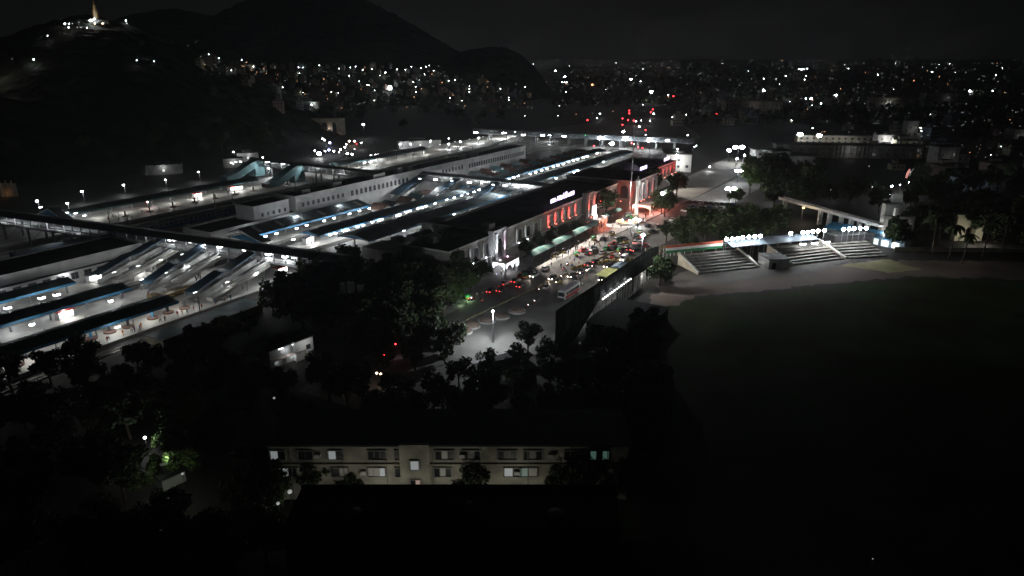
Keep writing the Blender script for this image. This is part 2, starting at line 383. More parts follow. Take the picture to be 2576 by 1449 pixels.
def stair_hood(label, top, bot, w, zt, zb, esc=None, fascia='navy_sheet', floor=1.0):
    """a roofed stair running down along the tracks; esc: side offset of an open white escalator beside it"""
    r = thing('covered_stair', label, 'staircase', W(bot[0], bot[1], 1))
    n = 3; mb = MB(W); seg = []
    fr = [0, .42, .55, 1.0]; dz = [0, .45, .48, 1.0]
    P = [(top[0] + (bot[0] - top[0]) * f, top[1] + (bot[1] - top[1]) * f, zt + (zb - zt) * d) for f, d in zip(fr, dz)]
    for (s0, t0, z0), (s1, t1, z1) in zip(P[:-1], P[1:]):
        for th, lo in ((w / 2, 0),):
            mb.add([(s0, t0 - th, z0), (s0, t0 + th, z0), (s1, t1 + th, z1), (s1, t1 - th, z1), (s0, t0 - th, z0 - .3), (s0, t0 + th, z0 - .3), (s1, t1 + th, z1 - .3), (s1, t1 - th, z1 - .3)],
                   [(0, 1, 2, 3), (7, 6, 5, 4), (0, 3, 7, 4), (1, 5, 6, 2), (0, 4, 5, 1), (3, 2, 6, 7)])
    mb.build('hood', fascia, r)
    mb = MB(W); h = 3.0
    for (s0, t0, z0), (s1, t1, z1) in zip(P[:-1], P[1:]):
        q = max(2, int(abs(s1 - s0) / .6))
        for i in range(q):
            f0, f1 = i / q, (i + 1) / q
            z = z0 + (z1 - z0) * f1 - h
            mb.box(min(s0 + (s1 - s0) * f0, s0 + (s1 - s0) * f1), max(s0 + (s1 - s0) * f0, s0 + (s1 - s0) * f1), t0 - w / 2 + .3, t0 + w / 2 - .3, z - .35, z)
        for sd in (-1, 1):
            tt = t0 + sd * (w / 2 - .15)
            mb.add([(s0, tt, z0 - h - .4), (s1, tt, z1 - h - .4), (s1, tt, z1 - h + 1.0), (s0, tt, z0 - h + 1.0), (s0, tt + .08, z0 - h - .4), (s1, tt + .08, z1 - h - .4), (s1, tt + .08, z1 - h + 1.0), (s0, tt + .08, z0 - h + 1.0)],
                   [(0, 1, 2, 3), (7, 6, 5, 4), (3, 2, 6, 7), (0, 4, 5, 1)])
    mb.build('flight', 'grey_plaster', r)
    for s0, t0, z0 in P[1:]:
        mb = MB(W)
        for sd in (-1, 1): mb.box(s0 - .1, s0 + .1, t0 + sd * (w / 2 - .3) - .1, t0 + sd * (w / 2 - .3) + .1, floor, z0 - .25)
        mb.build('post', 'steel', r)
    if esc:
        e = thing('escalator', 'pale escalator slope ' + esc[1], 'escalator', W(bot[0], bot[1] + esc[0], 1))
        t = bot[1] + esc[0]; te = top[1] + esc[0]
        A = (top[0] + 1, te, zt - 3.2); B_ = (bot[0] + 7, t, 2.9); C_ = (bot[0] + 2.5, t, 2.3)
        mb = MB(W)
        for (s0, t0, z0), (s1, t1, z1) in ((A, B_), (B_, C_)):
            mb.add([(s0, t0 - 1.5, z0), (s0, t0 + 1.5, z0), (s1, t1 + 1.5, z1), (s1, t1 - 1.5, z1), (s0, t0 - 1.5, z0 - 1), (s0, t0 + 1.5, z0 - 1), (s1, t1 + 1.5, z1 - 1), (s1, t1 - 1.5, z1 - 1)],
                   [(0, 1, 2, 3), (7, 6, 5, 4), (0, 3, 7, 4), (1, 5, 6, 2), (0, 4, 5, 1), (3, 2, 6, 7)])
        mb.build('truss', 'escalator_cladding', e)
        mb = MB(W)
        for (s0, t0, z0), (s1, t1, z1) in ((A, B_), (B_, C_)):
            q = max(2, int(abs(s1 - s0) / .5))
            for i in range(q): 
                f = i / q; mb.box(s0 + (s1 - s0) * (f + 1 / q), s0 + (s1 - s0) * f, t0 - .6, t0 + .6, z0 + (z1 - z0) * f - .2, z0 + (z1 - z0) * f + .08)
        mb.build('steps', 'grey_plaster', e)
        for sd in (-1.2, 1.2):
            mb = MB(W); mb.tube([(A[0], A[1] + sd, A[2] + 1.0), (B_[0], B_[1] + sd, B_[2] + 1.0), (C_[0], C_[1] + sd, C_[2] + 1.0)], .13, 5); mb.build('handrail', 'grey_plaster', e)
        for f in (.45, .78):
            s = A[0] + (C_[0] - A[0]) * f; z = A[2] + (C_[2] - A[2]) * f
            mb = MB(W)
            for sd in (-1.2, 1.2): mb.box(s - .12, s + .12, t + sd - .12, t + sd + .12, 1, z - .8)
            mb.tube([(s, t - 1.2, 1.2), (s, t + 1.2, z - 1.2)], .07, 4); mb.build('support', 'steel', e)
    return r
stair_hood('dark roofed stair dropping from the near footbridge to the black hall roof', (140.5, -244.8), (130, -249.5), 4.2, 10.2, 6.2)
stair_hood('dark stair hood in front of the white hall, first with a blue foot', (142.5, -223), (116.5, -220.5), 4.4, 10.2, 4.2, (6.2, 'beside the stair hood nearest the white hall'))
stair_hood('broken two-piece stair hood, middle of the three below the footbridge', (143.2, -201.8), (119.5, -199.5), 4.4, 10.2, 3.8, (5.6, 'beside the middle stair hood'))
stair_hood('long dark stair hood with blue foot landing on the nearest platform', (145.2, -180.8), (120.5, -179.6), 4.4, 10.2, 3.9, (5.6, 'beside the longest stair hood on the nearest platform'))
stair_hood('dark stair hood at the right end of the footbridge, half behind trees', (149, -151), (134, -147), 5, 10.0, 4.5)
stair_hood('dark roofed stair coming off the second footbridge nearest the island building', (296.8, -226), (270, -224), 6, 10.0, 4.2)
stair_hood('dark roofed stair of the second footbridge with pale flight, second along it', (296.8, -204), (268, -203), 5, 10.0, 4.2)
stair_hood('dark roofed stair of the second footbridge, third from the island building', (296.8, -180.5), (266, -179), 5, 10.0, 4.2)
def teal_hood(label, top, bot, wid, zt, zb, legs):
    r = thing('teal_stair_tower', label, 'staircase', W(bot[0], bot[1], 1))
    mb = MB(W); n = 8; P = []
    for i in range(n + 1):
        f = i / n; g = f * f * (3 - 2 * f); P.append((top[0] + (bot[0] - top[0]) * f, top[1] + (bot[1] - top[1]) * f, zt + (zb - zt) * g))
    for (s0, t0, z0), (s1, t1, z1) in zip(P[:-1], P[1:]):
        mb.add([(s0, t0 - wid, z0), (s0, t0 + wid, z0), (s1, t1 + wid, z1), (s1, t1 - wid, z1), (s0, t0 - wid, max(1, z0 - 4.2)), (s0, t0 + wid, max(1, z0 - 4.2)), (s1, t1 + wid, max(1, z1 - 4.2)), (s1, t1 - wid, max(1, z1 - 4.2))],
               [(0, 1, 2, 3), (0, 3, 7, 4), (1, 5, 6, 2), (7, 6, 5, 4)])
    mb.add([(P[0][0], P[0][1] - wid, P[0][2]), (P[0][0], P[0][1] + wid, P[0][2]), (P[0][0], P[0][1] + wid, P[0][2] - 4), (P[0][0], P[0][1] - wid, P[0][2] - 4)], [(0, 1, 2, 3)])
    mb.build('hood', 'teal_sheet', r)
    mb = MB(W); s, t, z = P[1]; mb.box(s - 3, s + 4, t - wid, t + wid, 1, z - 3.5); mb.build('stair_tower', 'teal_sheet', r)
    return r
teal_hood('curved teal stair hood rising to the far footbridge, left of the pair', (292, -346), (262, -342), 3.0, 11, 4.4, 0)
teal_hood('curved teal stair hood coming down onto the far platform, right of the pair', (288, -308.5), (262, -308), 3.0, 11, 3.2, 0)
# ------------------------------------------------------------------ the island building on the middle platform
def wall_windows(r, X, spec, wname='window', fm='grey_plaster'):
    """spec: (l0,l1,z0,z1,arch) on the face given by X(l, d, z), d=0 at the wall, positive outward"""
    for l0, l1, z0, z1, arch in spec:
        mb = MB(X); mb.box(l0 - .14, l1 + .14, .0, .09, z0 - .14, z1 + .14, 0)
        if arch: mb.extrude([(l0 + (l1 - l0) / 2 * (1 - math.cos(math.pi * k / 8)), z1 + .14 + (l1 - l0) / 2 * math.sin(math.pi * k / 8)) for k in range(9)], 1, .0, .09)
        f = mb.build(wname, fm, r)
        mb = MB(X); mb.box(l0, l1, .09, .11, z0, z1, 0); mb.box((l0 + l1) / 2 - .04, (l0 + l1) / 2 + .04, .11, .14, z0, z1, 1); mb.box(l0, l1, .11, .14, z0 + (z1 - z0) * .55, z0 + (z1 - z0) * .55 + .07, 1)
        if arch: mb.extrude([(l0 + .1 + (l1 - l0 - .2) / 2 * (1 - math.cos(math.pi * k / 8)), z1 + (l1 - l0 - .2) / 2 * math.sin(math.pi * k / 8)) for k in range(9)], 1, .09, .11)
        g = mb.build('pane', ['glass_dark', 'steel'], r); g.parent = f; g.location = tuple(-f.location[i] for i in range(3)) if f.parent is None else (0, 0, 0)
isl = thing('island_building', 'long white two-storey building on the middle platform with small dark windows', 'building', W(300, -234, 0))
NX = lambda t: (lambda l, d, z: W(l, t + d, z))
def block(r, s0, s1, t0, t1, z0, z1, wm='white_plaster', para=.7, cornice=True, roof='flat_roof', wn='wall'):
    mb = MB(W); th = .25
    mb.box(s0, s1, t1 - th, t1, z0, z1 + para); mb.box(s0, s1, t0, t0 + th, z0, z1 + para)
    mb.box(s0, s0 + th, t0 + th, t1 - th, z0, z1 + para); mb.box(s1 - th, s1, t0 + th, t1 - th, z0, z1 + para)
    w = mb.build(wn, wm, r); w['_o'] = r['_o']
    mb = MB(W); mb.box(s0 + th, s1 - th, t0 + th, t1 - th, z1 - .3, z1); mb.build('roof', roof, r)
    if cornice:
        mb = MB(W); c = .35
        mb.box(s0 - c, s1 + c, t1 + .003, t1 + c, z1 + para - .45, z1 + para + .05); mb.box(s0 - c, s0 - .003, t0 - c, t1 + .003, z1 + para - .45, z1 + para + .05)
        mb.build('cornice', 'white_plaster', r)
    return w
block(isl, 164.5, 209.6, -243, -226.4, 1, 6, cornice=False)
block(isl, 187.5, 206, -239.8, -228.8, 6.003, 11.5)
block(isl, 209.7, 414, -240.5, -228.6, 1, 12)
wall_windows(isl, NX(-228.8), [(191 + k * 3.0, 192 + k * 3.0, 7.4, 8.7, 0) for k in range(5)])
wall_windows(isl, NX(-228.6), [(213 + k * 3.1, 214.2 + k * 3.1, 7.6, 9.2, 0) for k in range(9)])
wall_windows(isl, NX(-228.6), [(244 + k * 3.2, 245.5 + k * 3.2, 7.2, 9.0, 1) for k in range(14)])
wall_windows(isl, NX(-228.6), [(318 + k * 3.2, 319.3 + k * 3.2, 7.4, 9.2, k % 3 == 0) for k in range(7)])
wall_windows(isl, NX(-228.6), [(345 + k * 2.7, 346.6 + k * 2.7, 7.0, 9.4, 0) for k in range(25)])
mb = MB(W); mb.box(209.8, 414, -228.58, -228.42, 5.6, 5.9); mb.box(209.8, 414, -228.58, -228.35, 10.6, 10.85); mb.build('string_course', 'white_plaster', isl)
for s, t, a, b, h in ((236, -236, 6, 4, 2.2), (262, -235, 9, 5, 2.4), (282, -234, 4, 3, 3.2), (291, -236, 5, 4, 2.6), (345, -236, 4, 3, 2), (352, -236, 5, 4, 2.4), (358, -235, 3, 3, 2), (216, -236, 5, 5, 2.2)):
    mb = MB(W); mb.box(s, s + a, t, t + b, 12, 12 + h); mb.build('rooftop_room', 'grey_plaster', isl)
hall = thing('white_hall', 'white hall with a black flat roof and dark ground-floor windows, left edge', 'building', W(110, -230, 0))
block(hall, 20, 137, -245, -226, 1, 8.6, para=.5, cornice=False)
mb = MB(W); mb.box(20, 137, -225.98, -225.0, 5.6, 5.85); mb.build('canopy_slab', 'dark_steel', hall)
wall_windows(hall, NX(-226), [(24 + k * 4.2, 26.2 + k * 4.2, 2.6, 4.6, 0) for k in range(26)])
# kiosk row with small pitched roofs on the middle platform
for k, (s, kt) in enumerate([(q, -210) for q in (243, 250, 262, 270, 281, 291)] + [(q, -212) for q in (306, 316, 326, 336, 346, 356, 366, 376, 386, 396, 406, 416, 426, 436, 446, 456, 466)] + [(q, -222) for q in (318, 330, 342, 354, 366, 378, 390, 402)]):
    c = ('brown_sheet', 'roof_sheet', 'brown_sheet', 'teal_sheet')[k % 4]
    r = thing('kiosk', '', 'kiosk', W(s, kt, 1)); hw = 4.0
    mb = MB(W); mb.box(s - 2.6, s + 2.6, kt - 3.5, kt + 3.4, 1, 3.2); mb.build('stall', ('grey_plaster', 'blue_plaster', 'tan_plaster')[k % 3], r)
    mb = MB(W); mb.extrude([(s - 3.4, 3.2), (s, 5.6), (s + 3.4, 3.2), (s + 3.4, 3.32), (s, 5.75), (s - 3.4, 3.32)], 1, kt - 4, kt + 4.2); mb.build('roof', c, r)
    mb = MB(W); mb.extrude([(s - 3.1, 3.22), (s + 3.1, 3.22), (s, 5.5)], 1, kt + 3.6, kt + 3.8); mb.build('gable_panel', 'skylight_sheet', r)
    pend(r, 'small ' + {'brown_sheet': 'brown', 'roof_sheet': 'dark', 'teal_sheet': 'teal'}[c] + '-roofed kiosk', 'kiosk', 'gabled kiosks on the middle platform', None, 'in the gabled row beside the island building')
# ------------------------------------------------------------------ trains
def coach(s, t, L, cols, label, loco=False):
    r = thing('train_coach' if not loco else 'locomotive', label, 'train', W(s, t, .3))
    mb = MB(W); mb.extrude([(t - 1.6, 1.0), (t + 1.6, 1.0), (t + 1.6, 3.6), (t + 1.2, 4.2), (t, 4.45), (t - 1.2, 4.2), (t - 1.6, 3.6)], 0, s, s + L); mb.build('body', cols[0], r)
    mb = MB(W); mb.box(s + .02, s + L - .02, t + 1.602, t + 1.63, 1.0, 2.1); mb.build('lower_band', cols[1], r)
    mb = MB(W); mb.extrude([(t - 1.3, 4.2), (t, 4.5), (t + 1.3, 4.2), (t + 1.3, 4.3), (t, 4.62), (t - 1.3, 4.3)], 0, s + .1, s + L - .1); mb.build('roof', 'roof_sheet', r)
    for k in range(int(L / 2.2) if not loco else 4):
        mb = MB(W); q = s + 1.2 + k * 2.2; mb.box(q, q + 1.1, t + 1.603, t + 1.64, 2.45, 3.2); mb.build('window', 'glass_dark', r)
    for q in (s + 3, s + L - 3):
        mb = MB(W)
        for d in (-1.2, 1.2):
            for e in (-.8, .8): mb.tube([(q + d, t + e - .07, .75), (q + d, t + e + .07, .75)], .45, 10)
        mb.box(q - 2, q + 2, t - 1, t + 1, .6, 1.0); mb.build('bogie', 'dark_steel', r)
    if loco:
        for d in (-.75, .75):
            mb = MB(W); mb.box(s - .04, s - .01, t + d - .5, t + d + .5, 2.6, 3.4); mb.build('windscreen', 'glass_dark', r)
        mb = MB(W); mb.box(s - .05, s - .01, t - 1.55, t + 1.55, 1.3, 1.9); mb.build('lower_band', 'red_paint', r)
    return r
coach(214.5, -166.6, 17, ('white_plaster', 'red_paint'), 'white and red locomotive at the head of the pale train', True)
for k in range(6): coach(232.5 + k * 22.6, -166.6, 22, ('cream_plaster', 'teal_sheet'), ['cream and teal train coach coupled right behind the locomotive'] [0] if k == 0 else '%s coach of the cream and teal train behind the locomotive' % ['second', 'third', 'fourth', 'fifth', 'sixth'][k - 1])
r = thing('flat_wagon', 'low amber maintenance wagon beside the brightest platform strip', 'wagon', W(125, -189.8, .3))
mb = MB(W); mb.box(117, 133, -191.1, -188.5, .9, 1.9); mb.box(114.5, 117, -191, -188.6, .9, 3.0); mb.build('body', 'amber_paint', r)
for q in (118.5, 131):
    mb = MB(W)
    for d in (-.8, .8): mb.tube([(q + d, -190.9, .72), (q + d, -188.7, .72)], .42, 10)
    mb.build('wheel_set', 'dark_steel', r)
for k in range(7): coach(116 + k * 23, -270, 22.4, ('blue_plaster', 'blue_paint'), '%s dark coach of the unlit train between the far tracks' % ['first', 'second', 'third', 'fourth', 'fifth', 'sixth', 'seventh'][k])
# ------------------------------------------------------------------ the station front building
fr = thing('station_building', 'long pale station front with red floodlit pilasters and arched bays', 'building', W(260, -127, 0))
FT = -119.6
block(fr, 168.5, 196, -138, FT, 0, 12.2, 'station_plaster', para=.8)
block(fr, 196.1, 306, -146, FT, 0, 12.4, 'station_plaster', para=.9)
block(fr, 336, 396, -146, FT, 0, 12.0, 'station_plaster', para=.9)
cb = block(fr, 306.1, 335.9, -146, -110.5, 0, 14, 'station_plaster', para=.9)
F0 = NX(FT)
def pil(s, z0, z1, t=FT, w=.9, name='pilaster', d=.5):
    mb = MB(W); mb.box(s - w / 2, s + w / 2, t + .003, t + d, z0, z1); mb.box(s - w / 2 - .15, s + w / 2 + .15, t + .004, t + d + .12, z1 - .4, z1); mb.build(name, 'white_plaster', fr)
def arch_panel(s, z0, z1, w, t=FT):
    mb = MB(lambda l, d, z: W(l, t + d, z)); l0, l1 = s - w / 2, s + w / 2; z2 = z1 - w / 2
    mb.box(l0, l1, .002, .06, z0, z2); mb.extrude([(s - w / 2 * math.cos(math.pi * k / 10), z2 + w / 2 * math.sin(math.pi * k / 10)) for k in range(11)], 1, .002, .06); 
    f = mb.build('arched_window', 'glass_dark', fr)
    m2 = MB(lambda l, d, z: W(l, t + d, z)); q = [(s - (w / 2 + .12) * math.cos(math.pi * k / 10), .1, z2 + (w / 2 + .12) * math.sin(math.pi * k / 10)) for k in range(11)]
    m2.tube([(l0 - .12, .1, z0)] + q + [(l1 + .12, .1, z0)], .16, 5); m2.build('window_arch', 'white_plaster', f).location = (0, 0, 0)
for s in [171.5, 179.5, 187.5]: pil(s, 6.6, 11.4)
for s in [175.5, 183.5, 191]: arch_panel(s, 7.2, 10.8, 3.2)
for s in [209.5, 216, 222, 228]: pil(s, 6.4, 11.6)
for s in [212.8, 219, 225]: arch_panel(s, 7, 10.9, 3)
PS = [234, 240, 246.1, 252.3, 258.4, 278.4, 284.8, 291, 297.4]
for s in PS: pil(s, 7.2, 12.0, w=1.5, d=.6)
for a, b in zip(PS[:-1], PS[1:]):
    if b - a < 8: arch_panel((a + b) / 2, 7.6, 11.2, 2.8)
for s in (303.6,): arch_panel(s, 7.6, 11.2, 2.4)
for k in range(9):
    s = 340 + k * 6.4; pil(s, 6.6, 11.2); 
    if k < 8: arch_panel(s + 3.2, 7, 10.4, 2.8)
mb = MB(W)
for s0, s1 in ((168.5, 306), (336, 396)): mb.box(s0, s1, FT + .004, FT + .9, 6.0, 6.3)
mb.build('ledge', 'white_plaster', fr)
for q in ((199, 203, -128, -124, 12.4, 14.6), (176, 182, -136, -131, 12.2, 14.2), (186, 195, -150, -140, 0, 10.5), (172, 183, -158, -144, 0, 8.5), (204, 214, -157, -148, 0, 11), (214, 226, -160, -150, 0, 9)):
    mb = MB(W); mb.box(*q); mb.build('service_block', 'grey_plaster', fr)
mb = MB()
mb.lathe(W(350, -133, 12), [(8, 0), (8, 1.2), (6, 3.2), (3, 4.3), (.2, 4.8)], 18); mb.build('dome', 'grey_plaster', fr)
def bay(s0, s1, zt, porch, label):
    t1 = FT + 2.2
    mb = MB(W); mb.box(s0, s1, FT + .005, t1, 0, zt); mb.box(s0 - .3, s1 + .3, FT + .006, t1 + .35, zt, zt + .5); mb.build('arched_bay', 'grey_plaster', fr)
    for s in (s0 + 1.2, s1 - 1.2): pil(s, porch, zt - .6, t1, 1.3, d=.55)
    arch_panel((s0 + s1) / 2, porch + .6, zt - 2.6, (s1 - s0) * .42, t1 + .0)
def porch(s0, s1, t0, t1, z, col, label_part='porch_roof'):
    mb = MB(W); mb.box(s0, s1, t0, t1, z - .5, z); mb.build(label_part, col, fr)
    for q, (l0, l1, X) in enumerate(((s0, s1, lambda l, d, zz: W(l, t1 + d, zz)), (t0, t1, lambda l, d, zz: W(s0 - d, l, zz)), (t0, t1, lambda l, d, zz: W(s1 + d, l, zz)))):
        n = 2 if q == 0 else 1; mb = MB(X); w = (l1 - l0) / n
        for i in range(n):
            a = l0 + i * w; prof = [(a, z), (a, z - 2.9)] + [(a + w / 2 * (1 - math.cos(math.pi * k / 10)), z - 2.9 + (2.1) * math.sin(math.pi * k / 10)) for k in range(1, 10)] + [(a + w, z - 2.9), (a + w, z)]
            for k in range(1, len(prof) - 2):
                (p0, q0), (p1, q1) = prof[k], prof[k + 1]
                mb.add([(p0, .01, q0), (p1, .01, q1), (p1, .01, z), (p0, .01, z), (p0, .3, q0), (p1, .3, q1), (p1, .3, z), (p0, .3, z)], [(4, 5, 6, 7), (3, 2, 1, 0), (0, 1, 5, 4), (2, 3, 7, 6)])
        mb.build('porch_arch', 'white_paint', fr)
    for s in (s0 + .35, s1 - .35):
        mb = MB(W); mb.box(s - .35, s + .35, t1 - .7, t1, 0, z - .5); mb.build('porch_column', 'white_plaster', fr)
bay(191.2, 198.6, 14.4, 4.6, ''); porch(190.6, 199, FT + 2.2, -112.4, 4.6, 'pink_plaster')
bay(266.4, 274, 14.6, 5.0, ''); porch(265.6, 274.8, FT + 2.2, -111.6, 4.6, 'pink_plaster')
# central block: the side towards the camera has an arched window, the front red pillars
CX = lambda l, d, z: W(306.1 - d, l, z)
mb = MB(CX); mb.box(-118, -114.2, .003, .08, 6.6, 10.6); mb.extrude([(-116.1 - 1.9 * math.cos(math.pi * k / 10), 10.6 + 1.9 * math.sin(math.pi * k / 10)) for k in range(11)], 1, .003, .08); mb.build('arched_window', 'glass_dark', fr)
for s in (308, 313.5, 320, 328, 334): pil(s, 4.8, 13.4, -110.5, 1.5, d=.8)
porch(303, 338, -110.4, -101.5, 4.8, 'brown_sheet')
for k in range(3): arch_panel(316.5 + k * 7.5, 5.4, 12.4, 3.4, -110.5)
# illuminated lettering on the roof edge: words too small to read, built as glowing strokes
def roof_sign(label, s, t, z, words, h, group='violet roof signs', cat='sign'):
    r = thing('roof_sign', label, cat, W(s, t, z)); rr = random.Random(int(s))
    x = s
    fm = MB(W)
    for wlen, wh in words:
        n = max(2, int(wlen / (wh * .8))); m = MB(W); cw = wlen / n
        for i in range(n):
            a = x + i * cw + cw * .08; b = x + (i + 1) * cw - cw * .08; k = rr.randint(0, 4); th = wh * .17
            m.box(a, a + th, t, t + .12, z, z + wh)
            if k != 2: m.box(b - th, b, t, t + .12, z, z + wh)
            if k in (0, 1, 3): m.box(a, b, t + .005, t + .125, z + wh - th, z + wh)
            if k in (0, 2, 4): m.box(a, b, t + .005, t + .125, z, z + th)
            m.box(a, b, t + .006, t + .126, z + wh * .45, z + wh * .45 + th)
        m.build('lettering', 'sign_violet', r)
        fm.box(x, x + wlen, t - .18, t - .06, z - .25, z - .1); x += wlen + h * .45
    for q in range(int((x - s) / 2.5) + 1): fm.box(s + q * 2.5, s + q * 2.5 + .1, t - .2, t - .08, z - 1.2, z + h * .8)
    fm.build('frame', 'dark_steel', r); return r
roof_sign('violet-white lit roof lettering in four words above the red arcade', 240, -121.2, 15.2, ((5.2, 1.5), (4.7, 1.7), (3.6, 2.3), (6.0, 1.6)), 1.6)
roof_sign('violet-white lit roof lettering in two words beside the white column', 340, -121, 14.4, ((4.6, 1.7), (4.6, 1.7)), 1.7)
roof_sign('violet-white lit roof lettering at the far right end of the station', 378, -121, 14.4, ((3.2, 1.8), (4.8, 1.8)), 1.8)
# floodlight uplighters on the facade
UP = {}
def uplight(p, aim, col, e, mk, label, spot=34):
    if mk not in UP:
        m = MB(); m.box(-.18, .18, -.18, .18, 0, .2, 1); m.box(-.22, .22, -.2, .2, .2, .42, 0); UP[mk] = m.mesh('uplight', [mk, 'dark_steel'])
    o = bpy.data.objects.new('uplight', UP[mk]); COL.objects.link(o); o.location = p
    pend(o, label, 'floodlight', 'uplights on the station front', p, 'of the station front')
    l = light('SPOT', (p[0], p[1], p[2] + .5), e, col, None, .08, spot, aim, .9); l.parent = o; l.matrix_parent_inverse = Matrix.Translation(-Vector(p)); return o
em('up_red', (1, .16, .10), 7); em('up_white', (.85, .88, 1), 14); em('up_pink', (1, .6, .9), 10)
RED = (1, .022, .014)
for s in PS[:-1]: uplight(W(s, FT + 1.15, 7.0), W(s, FT + .85, 12.0), RED, 7500, 'up_red', 'small red pilaster uplight', 62)
for s in (267.6, 272.8): uplight(W(s, FT + 4.0, 4.65), W(s, FT + 2.6, 12), (1, .09, .05), 8000, 'up_red', 'salmon-red uplight on the red porch roof')
for s, t in ((305.0, -117.2), (305.0, -112.5), (309.5, -108.8), (314, -108.8), (321, -108.8), (328, -108.8)):
    uplight(W(s, t, 4.85), W(s + (1 if s < 306 else 0), t - (0 if s < 306 else 1.2), 14), (1, .06, .035), 4500, 'up_red', 'red uplight around the projecting block', 50)
for k in range(9): uplight(W(340 + k * 6.4, FT + 1.7, 6.35), W(340 + k * 6.4, FT + .5, 11.3), (1, .02, .014), 9000, 'up_red', 'red right-wing uplight', 40)
uplight(W(192.4, FT + 3.9, 4.65), W(192.4, FT + 2.75, 10), (.82, .88, 1), 9000, 'up_white', 'white left-pillar uplight on the white bay')
uplight(W(197.4, FT + 3.9, 4.65), W(197.4, FT + 2.75, 10), (1, .66, .93), 6000, 'up_pink', 'pink right-pillar uplight on the white bay')
for s in (179.5, 187.5): uplight(W(s, FT + 1.5, 6.35), W(s, FT + .5, 11), (.9, .9, 1), 300, 'up_white', 'weak white left-wing uplight')
for s in (209.5, 216): uplight(W(s, FT + 1.5, 6.35), W(s, FT + .5, 11), (.9, .92, 1), 700, 'up_white', 'white uplight just right of the white bay')
def pt(p, e, col=(.93, .97, 1), par=None, rad=.3): return light('POINT', p, e, col, par, rad)
for a, b in (((192.6, -109.6), (192.6, -112.2)), ((197, -109.6), (197, -112.2)), ((187.6, -114.8), (190.4, -114.8))):
    light('SPOT', W(*a,   .35), 8000, (.85, .9, 1), fr, .1, 75, W(*b, 3.6), .5)
pt(W(194.8, -115, 2.8), 300, (.85, .9, 1), fr)
pt(W(182, -117.5, 4.2), 70, (.75, .85, 1), fr)
for s in (267.5, 272.5): pt(W(s, -110.2, 2.6), 600, (1, .25, .15), fr)
for s, t in ((302, -108), (302, -104), (306, -100.6), (313, -100.6), (321, -100.6), (330, -100.6)): pt(W(s, t, 3.0), 900, (1, .18, .1), fr)
# light from inside the yard falls on the white walls through the tube lamps listed below

for s in (216, 232, 250, 279, 296, 345, 372):  # unseen parapet floodlights, added to light the forecourt
    p = W(s, FT + .2, 13.7); r = thing('added_floodlight', '', 'floodlight', p); mb = MB(W); mb.box(s - .35, s + .35, FT - .1, FT + .5, 13.6, 14.1); mb.build('housing', 'dark_steel', r); mb = MB(W); mb.box(s - .05, s + .05, FT - .3, FT - .1, 13.2, 13.7); mb.build('bracket', 'steel', r)
    pend(r, 'added dark floodlight housing on the parapet', 'floodlight', 'added roof floodlights of the station front', p, 'of the station front'); light('SPOT', W(s, FT + .9, 13.5), 48000, (1, .93, .84), r, .3, 88, W(s, FT + 27, 0), .4)
# ------------------------------------------------------------------ forecourt: striped walkway roofs, screen, column, flagpole, engine on show
def walkway_roof(label, s0, s1, t0, t1):
    r = thing('walkway_canopy', label, 'canopy', W((s0 + s1) / 2, (t0 + t1) / 2, 0))
    n = int((s1 - s0) / 2.2); m = MB(W); prof = [(t0 + (t1 - t0) * k / 6, 3.0 + .9 * math.sin(math.pi * k / 6)) for k in range(7)]
    pts = []
    for i in range(n + 1):
        a = s0 + i * (s1 - s0) / n; pts += [(a, p, q) for p, q in prof]
    for i in range(n): m.add([], [], 0)
    b0 = len(m.v); m.v += [m.x(*p) for p in pts]
    for i in range(n):
        for k in range(6): m.f.append([b0 + i * 7 + k, b0 + (i + 1) * 7 + k, b0 + (i + 1) * 7 + k + 1, b0 + i * 7 + k + 1]); m.m.append(1 if i % 3 == 2 else 0)
    rf = m.build('roof', ['walkway_teal', 'walkway_pale'], r); rf.modifiers.new('thickness', 'SOLIDIFY').thickness = .08
    for i in range(int((s1 - s0) / 6) + 1):
        s = s0 + .3 + i * 6; mb = MB(W)
        for t in (t0 + .2, t1 - .2): mb.box(s - .08, s + .08, t - .08, t + .08, 0, 3.1)
        mb.build('post', 'steel', r)
WALK = walkway_roof; walkway_roof('long striped teal walkway roof along the station forecourt', 207, 268, -115.8, -111.2)
walkway_roof('short striped teal walkway roof beyond the white screen', 280, 297, -117.5, -113)
P0 = G(1492, 577); r = thing('display_screen', 'bright white lit display screen on a pole by the red bay', 'screen', P0)
s, t, _ = ST(P0); mb = MB(W); mb.box(s - .25, s + .25, t - .25, t + .25, 0, 6.6); mb.build('pole', 'steel', r)
mb = MB(W); mb.box(s - 2.3, s + 1.2, t + .3, t + .6, 6.4, 10.6); mb.build('housing', 'dark_steel', r)
mb = MB(W); mb.box(s - 2.15, s + 1.05, t + .602, t + .64, 6.6, 10.4); mb.box(s - 2.304, s - 2.302, t + .3, t + .6, 6.6, 10.4); mb.build('screen', 'screen_white', r)
mb = MB(W); mb.box(s - .4, s + 2.6, t + .3, t + .5, 4.2, 5.9); mb.build('lower_panel', 'lamp_soft', r)
light('POINT', W(s - .5, t + 3, 8), 220, (1, .97, 1), r, 1.0)
light('POINT', W(s + 1, t + 2.5, 5), 120, (1, .9, .85), r, .5)
